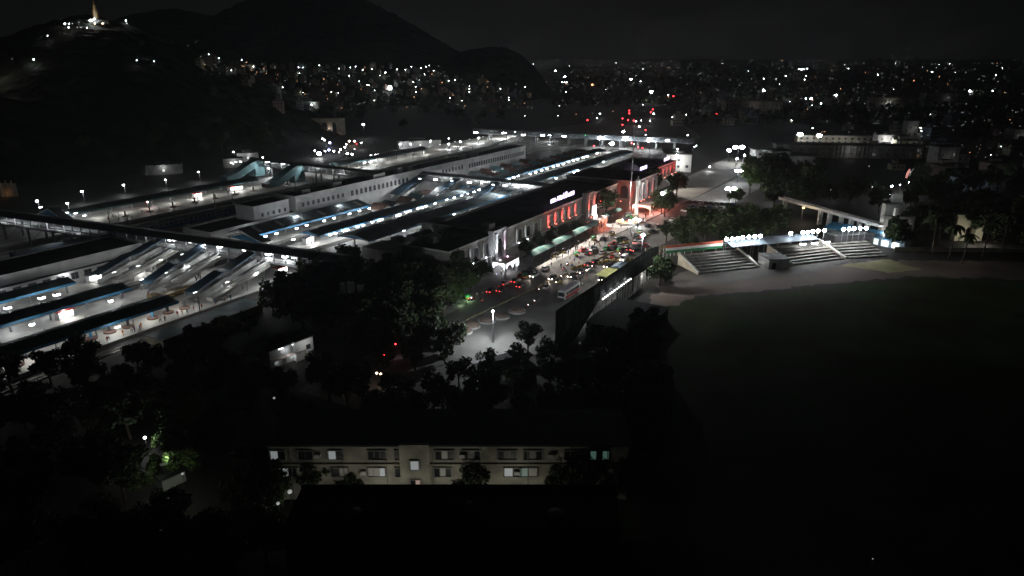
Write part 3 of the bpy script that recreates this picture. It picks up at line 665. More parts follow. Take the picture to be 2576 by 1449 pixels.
# white column with lantern
P0 = G(1599.5, 556); r = thing('monument_column', 'tall tapering white column with a square lantern top', 'monument', P0)
s, t, _ = ST(P0); mb = MB(); c = P0; mb.lathe(c, [(2.0, 0), (2.0, .5), (1.3, .5), (1.3, 2.4), (1.5, 2.6)], 8); mb.build('plinth', 'grey_plaster', r)
mb = MB(); mb.lathe(c, [(.85, 2.6), (.55, 15.6), (.8, 15.9)], 12); mb.build('shaft', 'white_paint', r, True)
mb = MB(); mb.lathe(c, [(1.0, 15.9), (1.25, 16.4), (1.25, 18.2), (.9, 18.6), (.35, 19.0), (.3, 19.9), (.02, 20.2)], 8); mb.build('lantern', 'white_paint', r)
light('SPOT', W(s - 1.2, t + 2.6, 1.0), 700, (.95, .97, 1), r, .2, 40, W(s, t, 9)); light('POINT', W(s - 1.6, t + 1.6, 17.2), 60, (.9, 1, .97), r)
P0 = G(1583.5, 548); r = thing('flagpole', 'very tall thin grey mast rising above the station roof', 'mast', P0)
mb = MB(); mb.tube([P0, (P0[0], P0[1], 18), (P0[0], P0[1], 41)], [.3, .24, .12], 8); mb.build('mast', 'silver_paint', r)
mb = MB(); mb.lathe(P0, [(1.6, 0), (1.6, .6), (.5, .8), (.4, 1.6)], 8); mb.build('base', 'grey_plaster', r); mb = MB(); mb.ball((P0[0], P0[1], 41.2), .3, 8); mb.build('finial', 'gold_paint', r)
# old engine on a lit plinth
P0 = G(1577, 562); s, t, _ = ST(P0)
r = thing('plinth_platform', 'round lit plinth with amber edge lights carrying the old engine', 'plinth', P0)
mb = MB(); mb.lathe(P0, [(5.2, 0), (5.2, .5), (4.6, .5), (4.6, .9)], 20); mb.build('base', 'paving', r)
mb = MB(); mb.lathe((P0[0], P0[1], .9), [(4.75, 0), (4.75, .1), (4.6, .1), (4.6, 0)], 20); mb.build('edge_light', 'lamp_rim', r)
r2 = thing('steam_engine', 'small old engine with canopy roof shown on the lit plinth', 'engine', (P0[0], P0[1], .9))
mb = MB(W); mb.tube([(s - 3.6, t, 2.4), (s + 1.2, t, 2.4)], .85, 12); mb.build('boiler', 'black_paint', r2)
mb = MB(W); mb.box(s + 1.2, s + 3.8, t - 1.1, t + 1.1, 1.3, 3.0); mb.build('cab', 'green_paint', r2)
mb = MB(W); mb.box(s + .9, s + 4.1, t - 1.4, t + 1.4, 4.0, 4.2); [mb.box(s + a, s + a + .12, t + b, t + b + .12, 3.0, 4.0) for a in (1.2, 3.6) for b in (-1.1, 1.0)]; mb.build('cab_roof', 'dark_steel', r2)
mb = MB(); mb.lathe(W(s - 3, t, 3.1), [(.3, 0), (.24, .9), (.4, 1.3), (.42, 1.5)], 10); mb.build('chimney', 'black_paint', r2)
for a in (-2.6, -.9, 1.0, 2.8):
    mb = MB(W)
    for b in (-1.0, 1.0): mb.tube([(s + a, t + b - .08, 1.6), (s + a, t + b + .08, 1.6)], .65, 12)
    mb.build('wheel', 'red_paint', r2)
for a, b, m in ((-3.2, 2.4, 'lamp_white'), (-1.4, 3.4, 'lamp_white'), (.6, 3.7, 'lamp_yellow'), (2.8, 3.0, 'lamp_warm'), (-3.9, -.6, 'lamp_white')):
    l = thing('garden_lamp', '', 'lamp', W(s + a, t + b, .9)); mb = MB(W); mb.tube([(s + a, t + b, .9), (s + a, t + b, 1.9)], .07, 5); mb.build('post', 'dark_steel', l)
    mb = MB(); mb.ball(W(s + a, t + b, 2.15), .38, 8); mb.build('globe', m, l); pend(l, {'lamp_white': 'white globe lamp', 'lamp_yellow': 'yellow globe lamp', 'lamp_warm': 'warm globe lamp'}[m], 'lamp', 'globe lamps around the old engine', None, 'on the round plinth of the old engine')
    light('POINT', W(s + a, t + b, 2.7), 70, {'lamp_white': (.95, .97, 1), 'lamp_yellow': (1, .8, .35), 'lamp_warm': (1, .75, .55)}[m], l)
# ------------------------------------------------------------------ lamp posts and floodlights with poles
def lamp_post(u, v, v0, label, m='lamp_flood', e=2500, heads=1, r0=.45, col=(.92, .97, 1.0), zl=None, cat='street lamp', glabel='lamp posts around the station'):
    """head at picture point (u,v); foot on the ground at picture row v0"""
    b = G(u, v0); d = ray(u, v); k = b[1] / d[1]; z = H + d[2] * k if zl is None else zl
    z = max(3.0, min(26, z)); b = (G(u, v, z)[0], G(u, v, z)[1], 0)
    r = thing('lamp_post', label, cat, b, glabel)
    mb = MB(); mb.tube([(b[0], b[1], 0), (b[0], b[1], z)], [.16, .09], 6); mb.build('pole', 'dark_steel', r)
    for i in range(heads):
        o = (i - (heads - 1) / 2) * r0 * 2.6
        mb = MB(); mb.tube([(b[0], b[1], z - .3), (b[0] + o, b[1] - .5, z)], .06, 4); mb.build('arm', 'steel', r)
        mb = MB(); mb.ball((b[0] + o, b[1] - .6, z), r0, 8, 0, .6); mb.build('lamp_head', m, r)
    if e: light('POINT', (b[0], b[1] - .8, z - 1.2), e, col, r, .3)
    return r
lamp_post(1617, 590, 716, 'tall slim lamp post with one white lamp in front of the tree belt', e=7000, r0=.62)
lamp_post(1667, 486, 540, 'bright white lamp standing over the tree right of the white column', e=3500, r0=1.15)
lamp_post(1607, 553, 566, 'white box floodlight at the foot of the white column', e=900, r0=.75)
lamp_post(1469, 768, 800, 'brightest near floodlight hanging low on the back of the dark hoarding', e=90, r0=.62)
lamp_post(1240, 781, 862, 'lone white street lamp over the road by the curved planters', e=9500, r0=.33)
lamp_post(1858, 370, 415, 'twin-headed mast light beyond the parking yard, topmost of the roadside masts', e=1500, heads=2, r0=1.7)
lamp_post(1834, 378, 410, 'single white mast light just left of the twin mast', e=600, r0=1.5)
lamp_post(1858, 429, 462, 'twin-headed street light on a pale pole above the lit green tree', e=1800, heads=2, r0=1.0)
lamp_post(1838, 474, 508, 'wide floodlight above the parked cars and lit green tree', e=3500, heads=2, r0=1.25)
lamp_post(2012, 338, 372, 'left one of two big floodlights over the long market hall', e=1500, r0=2.2)
lamp_post(2060, 341, 374, 'right one of two big floodlights over the long market hall', e=1500, r0=2.0)
lamp_post(1853, 399, 420, 'small white lamp between the two mast lights', e=500, r0=.7); lamp_post(1872, 390, 410, 'small white lamp right of the mast lights', e=500, r0=.7)
lamp_post(1785, 419, 430, 'small white lamp over the road behind the station end', e=600, r0=.55)
lamp_post(2020, 522, 560, 'amber globe lamp on a post left of the skywalk', 'lamp_amber', 400, 1, .55, (1, .75, .45))
lamp_post(1691, 430, 446, 'white lamp by the end of the right wing of the station', e=1500, r0=.8)
lamp_post(1702, 388, 420, 'white lamp on the corner of the bright white block', e=3500, r0=.9, zl=11)
lamp_post(1704, 375, 420, 'small white lamp on the roof corner of the bright white block', e=800, r0=.5, zl=13)
for u, v, b, rr, e in ((1268, 335, 352, 1.9, 5000), (1383, 341, 356, 1.4, 2500), (1509, 347, 372, 1.9, 5000), (1539, 361, 384, 1.9, 5000), (1572, 349, 374, 2.0, 5000), (1633, 352, 378, 2.0, 5000), (1568, 331, 350, 1.2, 3000), (1587, 199, 215, 2.4, 0), (1638, 231, 262, 2.4, 6000), (1397, 178, 190, 2.6, 0), (1421, 193, 204, 2.2, 0)):
    pend(lamp_post(u, v, b, '', e=e, r0=rr), 'white yard mast light', 'mast light', 'yard mast lights at the far end of the tracks', G(u, b))
for u, v, b, e, rr in ((312, 465, 490, 1200, .55), (417, 452, 474, 800, .45), (500, 432, 458, 1200, .5), (208, 481, 512, 1200, .6), (95, 505, 545, 1300, .6), (171, 511, 540, 1300, .55), (662, 396, 420, 900, .5), (677, 423, 446, 900, .6), (1007, 362, 378, 1500, .7), (1033, 362, 378, 1500, .7), (1083, 354, 372, 1500, .7), (1129, 362, 378, 1500, .7), (1158, 356, 372, 1500, .7), (1204, 347, 364, 1800, .75), (1295, 331, 345, 1500, .8), (914, 313, 347, 2500, 1.0), (1129, 348, 362, 600, .5), (588, 382, 410, 500, .5), (909, 359, 375, 700, .6)):
    pend(lamp_post(u, v, b, '', 'lamp_white', e, 1, rr), 'white lamp post', 'lamp post', 'lamp posts along the far edge of the yard', G(u, b))
# ------------------------------------------------------------------ hoarding seen from behind, dark shed, shelters
HT = -69.5
def hp(u, v): return onT(u, v, HT)
s0, s1 = hp(1400, 777)[0], 217.5; zt = hp(1509, 711)[2]
r = thing('hoarding', 'long dark back of a roadside hoarding with lit white panels below', 'hoarding', W((s0 + s1) / 2, HT, 0))
a = hp(1506, 757); b = hp(1619, 683); za, zb = a[2], b[2]
mb = MB(W); mb.add([(s0, HT, 0), (s0 + 12, HT, 0), (a[0], HT, za), (b[0], HT, zb), (s1, HT, zb), (s1, HT, zt - 1.2), (s1 - 9, HT, zt), (s0, HT, zt + .3)], [(0, 1, 2, 3, 4, 5, 6, 7)])
mb.add([(s0, HT - .2, 0), (s0 + 12, HT - .2, 0), (a[0], HT - .2, za), (b[0], HT - .2, zb), (s1, HT - .2, zb), (s1, HT - .2, zt - 1.2), (s1 - 9, HT - .2, zt), (s0, HT - .2, zt + .3)], [(7, 6, 5, 4, 3, 2, 1, 0)]); mb.build('board', 'hoarding_back', r)
mb = MB(W)
for k in range(18):
    s = s0 + 1 + k * (s1 - s0 - 2) / 17; mb.box(s - .07, s + .07, HT + .02, HT + .16, 0, zt - .3)
for z in (zt * .4, zt * .65, zt * .9): mb.box(s0, s1, HT + .16, HT + .24, z - .06, z + .06)
mb.build('frame', 'dark_steel', r)
w0 = hp(1560, 720)[0]
mb = MB(W); mb.box(w0, s1 - .2, HT - 1.2, HT - 1.05, 0, 4.6); mb.build('lit_panel', 'white_plaster', r)
for k in range(6):
    mb = MB(W); s = w0 + .5 + k * (s1 - w0 - 1) / 5; mb.box(s - .1, s + .1, HT - 1.04, HT - .9, 0, 4.6); mb.build('post', 'dark_steel', r)
for i in range(13):
    u = 1513 + i * 5.8; v = 750 - i * 4.15; q = hp(u, v); p = W(q[0], HT + .5, max(.4, q[2]))
    o = bpy.data.objects.new('strip_lamp', TUBE_S); COL.objects.link(o); o.location = p; o.rotation_euler = (0, 0, math.radians(60)); o.scale = (.4, .8, .9)
    pend(o, 'small white lamp in the row under the dark hoarding', 'lamp', 'lamps under the dark hoarding', p, 'slanting row')
    if i % 3 == 1: light('POINT', (0, 0, 1), 60, (.95, .97, 1), o).matrix_parent_inverse = Matrix.Identity(4)
light('POINT', W(213, HT - .1, 3.2), 420, (1, .97, .9), r); light('POINT', W(206, HT - .1, 3), 100, (1, .97, .9), r)
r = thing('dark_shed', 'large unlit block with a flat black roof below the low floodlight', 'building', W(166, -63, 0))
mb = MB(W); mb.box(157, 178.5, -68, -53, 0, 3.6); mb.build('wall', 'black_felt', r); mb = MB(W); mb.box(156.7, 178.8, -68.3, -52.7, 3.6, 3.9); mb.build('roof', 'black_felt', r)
mb = MB(W); mb.box(160, 166, -52.99, -52.9, 0, 3); mb.build('door', 'dark_steel', r)
A_, B_ = G(1512, 695, 2.7), G(1547, 676, 2.7); sa, ta, _ = ST(A_); sb, tb, _ = ST(B_)
r = thing('bus_shelter', 'pale yellow-green flat shelter roof on the roadside behind the hoarding', 'shelter', W((sa + sb) / 2, ta, 0))
mb = MB(W); mb.box(sa, sb, ta - 2.2, ta + 1.8, 2.6, 2.75); mb.build('roof', 'canvas_yellow', r)
for s in (sa + .3, sb - .3):
    mb = MB(W)
    for t in (ta - 2, ta + 1.6): mb.box(s - .06, s + .06, t - .06, t + .06, 0, 2.6)
    mb.build('post', 'steel', r)
r = thing('roadside_stall', 'pale blue stall roof beyond the yellow-green shelter', 'stall', G(1560, 668)); s, t, _ = ST(G(1558, 668, 2.5))
mb = MB(W); mb.extrude([(t - 2, 2.5), (t, 3.1), (t + 2, 2.5)], 0, s - 3, s + 4); mb.build('roof', 'blue_plaster', r); mb = MB(W); mb.box(s - 2.5, s + 3.5, t - 1.6, t + 1.6, 0, 2.5); mb.build('stall', 'grey_plaster', r)
# kerb, median, barriers
mb = MB(W)
for a, b in (((150, -101.7), (205, -96.4)), ((222, -94.8), (246, -92.4)), ((262, -91), (330, -86))):
    n = 12
    for i in range(n):
        f0, f1 = i / n, (i + .93) / n
        p, q = (a[0] + (b[0] - a[0]) * f0, a[1] + (b[1] - a[1]) * f0), (a[0] + (b[0] - a[0]) * f1, a[1] + (b[1] - a[1]) * f1)
        mb.add([(p[0], p[1] - .25, 0), (q[0], q[1] - .25, 0), (q[0], q[1] + .25, 0), (p[0], p[1] + .25, 0), (p[0], p[1] - .18, .35), (q[0], q[1] - .18, .35), (q[0], q[1] + .18, .35), (p[0], p[1] + .18, .35)], [(4, 5, 6, 7), (0, 1, 5, 4), (1, 2, 6, 5), (2, 3, 7, 6), (3, 0, 4, 7)])
struct('road_median', mb, 'faded_marking')
for k, (u, v) in enumerate(((1442, 677), (1452, 674), (1463, 671), (1472, 669), (1484, 667), (1507, 663), (1518, 661), (1530, 659), (1543, 657), (1556, 657), (1578, 654), (1588, 654))):
    p = G(u, v); r = thing('road_barrier', '', 'barrier', p, None, math.radians(58), False)
    mb = MB(); mb.extrude([(-.3, 0), (.3, 0), (.15, .9), (-.15, .9)], 0, -1.3, 1.3); mb.build('block', 'amber_paint', r); mb = MB(); mb.box(-.5, .5, -.25, .25, .4, .62); mb.build('band', 'black_paint', r)
    pend(r, 'amber road barrier', 'barrier', 'amber barriers down the road', p, 'in the line of barriers')
for k, (u, v) in enumerate(((1300, 784), (1260, 798), (1225, 808), (1185, 822), (1165, 836))):
    p = G(u, v); r = thing('planter_bed', '', 'planter', p)
    mb = MB(); mb.lathe(p, [(2.6, 0), (2.6, .45), (2.3, .45), (2.3, .3)], 14); mb.build('kerb', 'grey_plaster', r); mb = MB(); mb.lathe((p[0], p[1], .3), [(2.25, 0), (1.9, .6), (1.0, .9), (.1, 1.0)], 12); mb.build('soil', 'red_dirt', r)
    pend(r, 'round brown planter bed by the kerb', 'planter', 'planter beds along the lane', p, 'along the side lane')
# ------------------------------------------------------------------ grandstands, skywalk and the walls round the field
def frame2(p, q):
    L = math.hypot(q[0] - p[0], q[1] - p[1]); ux, uy = (q[0] - p[0]) / L, (q[1] - p[1]) / L
    return (lambda a, b, z: (p[0] + ux * a - uy * b, p[1] + uy * a + ux * b, z)), L
def stand(label, p, q, rows, depth, rise, m='grey_plaster', side=True):
    X, L = frame2(p, q); r = thing('grandstand', label, 'grandstand', X(L / 2, depth / 2, 0))
    mb = MB(X); d = depth / rows
    for i in range(rows): mb.box(0, L, i * d, depth, i * rise + .001 * (i > 0), (i + 1) * rise)
    mb.build('steps', m, r)
    if side:
        for a0, a1 in ((-.5, 0), (L, L + .5)):
            mb = MB(X); mb.extrude([(-.6, 0), (depth, 0), (depth, rows * rise + .8), (0, .9), (-.6, .9)], 0, a0 + .003, a1 - .003); mb.build('side_wall', 'tan_plaster', r); mb = MB(X); mb.extrude([(-.6, .902), (0, .902), (depth, rows * rise + .802), (depth, rows * rise + 1.05), (0, 1.2), (-.6, 1.2)], 0, a0 - .15, a1 + .15); mb.build('coping', 'white_plaster', r)
    return r, X, L
st1, S1, SL1 = stand('left stepped grandstand under the tricolour band', G(1757, 690), G(1905, 674), 7, 12.5, .5, 'step_concrete')
st2, S2, SL2 = stand('middle stepped grandstand lit by white tube lamps', G(1992, 668), G(2122, 652), 7, 13, .5, 'step_concrete')
st3, S3, SL3 = stand('right dark stepped grandstand beside the skywalk tower', G(2134, 652), G(2232, 645), 6, 12, .5, 'step_concrete', False)
mb = MB(S1); n = 3
for k, m in enumerate(('orange_paint', 'white_paint', 'green_paint')):
    mb = MB(S1); mb.box(-5.5, 17.5, 12.6, 12.8, 6.3 - k * .95, 7.2 - k * .95); mb.build('tricolour_band', m, st1)
for a in (-5, 0, 5, 10, 15):
    mb = MB(S1); mb.box(a, a + .2, 12.81, 13.0, 0, 7); mb.build('post', 'steel', st1)
p, q = G(1842, 624, 5.6), G(2060, 604, 5.6); X, L = frame2(p, q)
r = thing('stand_canopy', 'curved blue-grey canopy roof over the grandstands', 'canopy', X(L / 2, 3, 0))
mb = MB(X); mb.extrude([(7 * k / 8, 5.2 + 1.6 * math.sin(math.pi * (.15 + .5 * k / 8))) for k in range(9)] + [(7 * k / 8, 5.05 + 1.6 * math.sin(math.pi * (.15 + .5 * k / 8))) for k in range(8, -1, -1)], 0, 0, L); mb.build('roof', 'slate_sheet', r)
for k in range(7):
    mb = MB(X); a = 1 + k * (L - 2) / 6; mb.tube([(a, 6.4, 0), (a, 6.4, 6.4)], .14, 6); mb.tube([(a, 6.4, 4), (a, 1, 5.6)], .08, 5); mb.build('post', 'steel', r)
for k, u in enumerate((2020, 2050, 2080)):
    p_ = G(u, 613.5 - (u - 2020) * .08, 4.6); o = bpy.data.objects.new('tube_lamp', TUBE); COL.objects.link(o); o.location = p_; o.rotation_euler = (0, 0, math.radians(19)); o.scale = (2.1, 1.3, 1)
    pend(o, 'long tube lamp', 'lamp', 'tube lamps of the middle grandstand', p_, 'under the middle grandstand canopy'); light('POINT', (0, -1.5, -.6), 110, (1, .93, .88), o).matrix_parent_inverse = Matrix.Identity(4)
p, q = G(1933, 678), G(1984, 676); X, L = frame2(p, q)
r = thing('field_cabin', 'grey cabin with a dark doorway between the two grandstands', 'cabin', X(L / 2, 3, 0))
mb = MB(X); mb.box(0, L, 0, 8, 0, 3.4); mb.build('wall', 'grey_plaster', r); mb = MB(X); mb.box(-.3, L + .3, -.3, 8.3, 3.4, 3.65); mb.build('roof', 'flat_roof', r); mb = MB(X); mb.box(1.2, 2.6, -.05, -.004, 0, 2.3); mb.build('door', 'black_paint', r)
p, q = G(2095, 628), G(2195, 622); X, L = frame2(p, q)
r = thing('scoreboard_block', 'long dark box of a roofed block above the right grandstand', 'building', X(L / 2, 4, 0)); mb = MB(X); mb.box(0, L, 0, 7, 0, 5.2); mb.build('wall', 'hoarding_back', r); mb = MB(X); mb.box(-.4, L + .4, -.4, 7.4, 5.2, 5.5); mb.build('roof', 'flat_roof', r)
def flood_row(pts, label, rowname):
    for k, (u, v) in enumerate(pts):
        p = G(u, v, 8.5); r = thing('stand_floodlight', '', 'floodlight', (p[0], p[1], 0))
        mb = MB(); mb.tube([(p[0], p[1] + .3, 0), (p[0], p[1] + .3, 8.5)], .09, 5); mb.build('pole', 'steel', r)
        mb = MB(); mb.ball(p, .62, 8); mb.build('globe', 'lamp_flood', r); pend(r, label, 'floodlight', 'floodlight rows of the grandstands', p, rowname)
        if k % 2 == 0: light('POINT', (p[0] + .4, p[1] - 1.6, 8.2), 95, (.95, .96, 1), r)
flood_row(((1828, 602), (1842, 601), (1855, 600), (1869, 598), (1884, 596), (1899, 595), (1913, 594)), 'white globe floodlight', 'in the left row over the grandstands')
flood_row(((1989, 587), (2020, 585), (2032, 584), (2045, 582), (2058, 581), (2074, 580)), 'white globe floodlight', 'in the middle row over the grandstands')
flood_row(((2122, 577), (2136, 576), (2149, 575), (2164, 574), (2179, 574)), 'white globe floodlight', 'in the right row over the grandstands')
# skywalk
A_, B_ = G(1965, 497, 7), G(2218, 566, 7); X, L = frame2(A_, B_)
r = thing('skywalk', 'white elevated walkway beam on square posts running to a tower', 'walkway', X(L / 2, 0, 0))
mb = MB(X); mb.box(0, L, -1.4, 1.4, 6.2, 7.0); mb.box(0, L, -1.5, -1.4, 7.0, 7.5); mb.box(0, L, 1.4, 1.5, 7.0, 7.5); mb.build('beam', 'white_plaster', r)
for a in (3, 26, 31.5, 38, 43.5, 48, 52):
    mb = MB(X); mb.box(a - .45, a + .45, -1, 1, 0, 6.2); mb.build('post', 'white_plaster', r)
p = G(2231, 604); r = thing('skywalk_tower', 'white concrete tower with open frame at the end of the skywalk', 'tower', p)
x, y = p[0], p[1]; mb = MB(); mb.box(x - 3.4, x - 1.6, y - 1.5, y + 1.5, 0, 8.8); mb.box(x + .2, x + 1.5, y - 2.2, y - .8, 0, 13.2); mb.build('column', 'white_plaster', r)
mb = MB(); mb.box(x - 3.4, x + 9, y - 1.2, y + 1.2, 8.8, 9.8); mb.box(x + 7.8, x + 9, y - 1.2, y + 1.2, 3, 8.8); mb.box(x - 1.6, x + 5, y + 2, y + 5, 8, 14); mb.build('frame', 'grey_plaster', r)
light('POINT', (x - 5, y - 6, 5), 450, (1, .95, .9), r)
p, q = G(2080, 566, 4), G(2278, 606, 4); X, L = frame2(p, q)
r = thing('market_shed', 'blue-roofed stall row with bright shopfronts under the skywalk', 'shed', X(L / 2, 2, 0))
mb = MB(X); mb.extrude([(-2.5, 3.6), (5, 4.6), (5, 4.75), (-2.5, 3.75)], 0, 0, L); mb.build('roof', 'blue_sheet', r); mb = MB(X); mb.box(0, L, 0, 4.6, 0, 3.7); mb.build('wall', 'blue_plaster', r)
for a in range(int(L * .62), int(L) - 3, 4):
    mb = MB(X); mb.box(a, a + 2.8, -.06, -.004, .3, 2.6); mb.build('shopfront', 'lamp_faint', r)
light('POINT', X(L * .8, -4, 3.2), 500, (.9, .97, 1), r); light('POINT', X(L * .35, 0, 7.5), 350, (.8, .9, 1), r)
p = G(2437, 606); r = thing('arched_gate', 'dim cream gate with a tall arch among the dark trees at right', 'gate', p); x, y = p[0], p[1]
mb = MB(); prof = [(x - 6, 0), (x - 2, 0)] + [(x - 2 * math.cos(math.pi * k / 10), 4 + 2 * math.sin(math.pi * k / 10)) for k in range(11)] + [(x + 2, 0), (x + 5, 0), (x + 5, 9.5), (x - 6, 9.5)]
mb.add([(a, y, z) for a, z in prof] + [(a, y + 2.5, z) for a, z in prof], [tuple(range(len(prof)))[::-1]] + [tuple(range(len(prof), 2 * len(prof)))] + [(i, (i + 1) % len(prof), len(prof) + (i + 1) % len(prof), len(prof) + i) for i in range(len(prof))]); mb.build('arch', 'cream_plaster', r)
mb = MB(); mb.box(x - 6.6, x + 5.6, y - .5, y + 3, 9.5, 10.6); mb.build('cornice', 'cream_plaster', r); light('POINT', (x - 3, y - 7, 3), 700, (1, .95, .8), r); light('POINT', (x + 3, y - 6, 2), 300, (1, .95, .8), r)
# field boundary: low wall along the far side with lit patches, mesh fence by the forecourt
p, q = G(2250, 632), G(2620, 636); X, L = frame2(p, q); r = thing('boundary_wall', 'low pale wall between the dark field and the trees at right', 'wall', X(L / 2, 0, 0))
mb = MB(X); mb.box(0, L, 0, .3, 0, 1.5); mb.build('wall', 'tan_plaster', r); mb = MB(X); mb.box(0, L, -.06, .36, 1.5, 1.65); mb.build('coping', 'grey_plaster', r)
p, q = G(1622, 652), G(1722, 640); X, L = frame2(p, q); r = thing('mesh_fence', 'tall pale-posted fence with orange bands left of the tricolour stand', 'fence', X(L / 2, 0, 0))
for k in range(12):
    mb = MB(X); a = k * L / 11; mb.box(a - .06, a + .06, -.06, .06, 0, 4.2); mb.build('post', 'white_paint', r)
mb = MB(X)
for z in (.6, 1.8, 3.0, 4.1): mb.box(0, L, -.03, .03, z, z + .06)
mb.build('rail', 'steel', r); mb = MB(X); mb.box(0, L, .035, .06, 3.2, 4.0); mb.box(0, L, .035, .06, 1.6, 2.0); mb.build('band', 'amber_paint', r)
# ------------------------------------------------------------------ vehicles
RD = math.radians(60)                               # along the tracks
def wheels(r, xs, y, rad=.32, w=.2):
    me = None
    for x in xs:
        for q in (-1, 1):
            if me is None:
                mb = MB(); mb.tube([(0, -w / 2, 0), (0, w / 2, 0)], rad, 12); mb.tube([(0, -w / 2 - .01, 0), (0, w / 2 + .01, 0)], rad * .55, 8, 1); me = mb.mesh('wheel', ['rubber', 'silver_paint'])
            part('wheel', me, r, (x, q * y, rad))
def loft(mb, secs, mi=0):                            # sections along x: (x, half width, z0, z1, inset)
    pts = []
    for x, w, z0, z1, ins in secs: pts += [(x, -w, z0), (x, w, z0), (x, w, z0 + (z1 - z0) * .55), (x, w - ins, z1), (x, -w + ins, z1), (x, -w, z0 + (z1 - z0) * .55)]
    n = 6; fs = [tuple(range(n))[::-1], tuple(range((len(secs) - 1) * n, len(secs) * n))]
    for i in range(len(secs) - 1):
        for k in range(n): fs.append((i * n + k, i * n + (k + 1) % n, (i + 1) * n + (k + 1) % n, (i + 1) * n + k))
    mb.add(pts, fs, mi)
def make_car(paint, head=False, tail=False):
    r = thing('car', '', 'car', (0, 0, 0), None, 0, False)
    mb = MB(); loft(mb, [(-2.1, .72, .35, .8, .1), (-2.0, .82, .25, .95, .1), (-.9, .85, .22, 1.0, .12), (.9, .85, .22, .98, .12), (1.9, .8, .25, .82, .15), (2.1, .68, .32, .7, .12)]); mb.build('body', paint, r)
    mb = MB(); loft(mb, [(-1.75, .72, .95, 1.0, .05), (-1.1, .76, .95, 1.42, .18), (.3, .76, .95, 1.45, .18), (1.15, .72, .95, 1.0, .05)]); c = mb.build('cabin', 'glass_dark', r)
    mb = MB(); mb.box(-1.0, .25, -.56, .56, 1.40, 1.47); mb.build('roof', paint, c)
    wheels(r, (-1.3, 1.3), .75)
    for q in (-.55, .55):
        mb = MB(); mb.box(2.04, 2.14, q - .17, q + .17, .5, .68); mb.build('headlight', 'head_warm' if head else 'silver_paint', r)
        mb = MB(); mb.box(-2.14, -2.06, q - .18, q + .18, .6, .8); mb.build('tail_light', 'tail_red' if tail else 'red_paint', r)
    return r
def make_rickshaw(hood):
    r = thing('auto_rickshaw', '', 'auto rickshaw', (0, 0, 0), None, 0, False)
    mb = MB(); loft(mb, [(-1.25, .6, .3, .9, .05), (-.2, .65, .28, .85, .05), (.7, .5, .3, .8, .1), (1.3, .2, .35, .9, .08)]); mb.build('body', 'yellow_paint', r)
    mb = MB(); loft(mb, [(-1.3, .6, .9, 1.55, .1), (-.9, .62, 1.45, 1.78, .12), (.5, .6, 1.5, 1.76, .12), (.95, .5, 1.45, 1.55, .1)]); mb.build('hood', hood, r)
    mb = MB(); mb.quad((.95, -.48, .85), (.95, .48, .85), (.82, .5, 1.5), (.82, -.5, 1.5)); mb.build('windscreen', 'glass_dark', r)
    me = None
    for x, y in ((-.8, -.55), (-.8, .55), (1.05, 0)):
        if me is None:
            mb = MB(); mb.tube([(0, -.06, 0), (0, .06, 0)], .22, 10); me = mb.mesh('wheel', ['rubber'])
        part('wheel', me, r, (x, y, .22))
    mb = MB(); mb.ball((1.34, 0, .75), .1, 6); mb.build('headlight', 'head_warm', r)
    return r
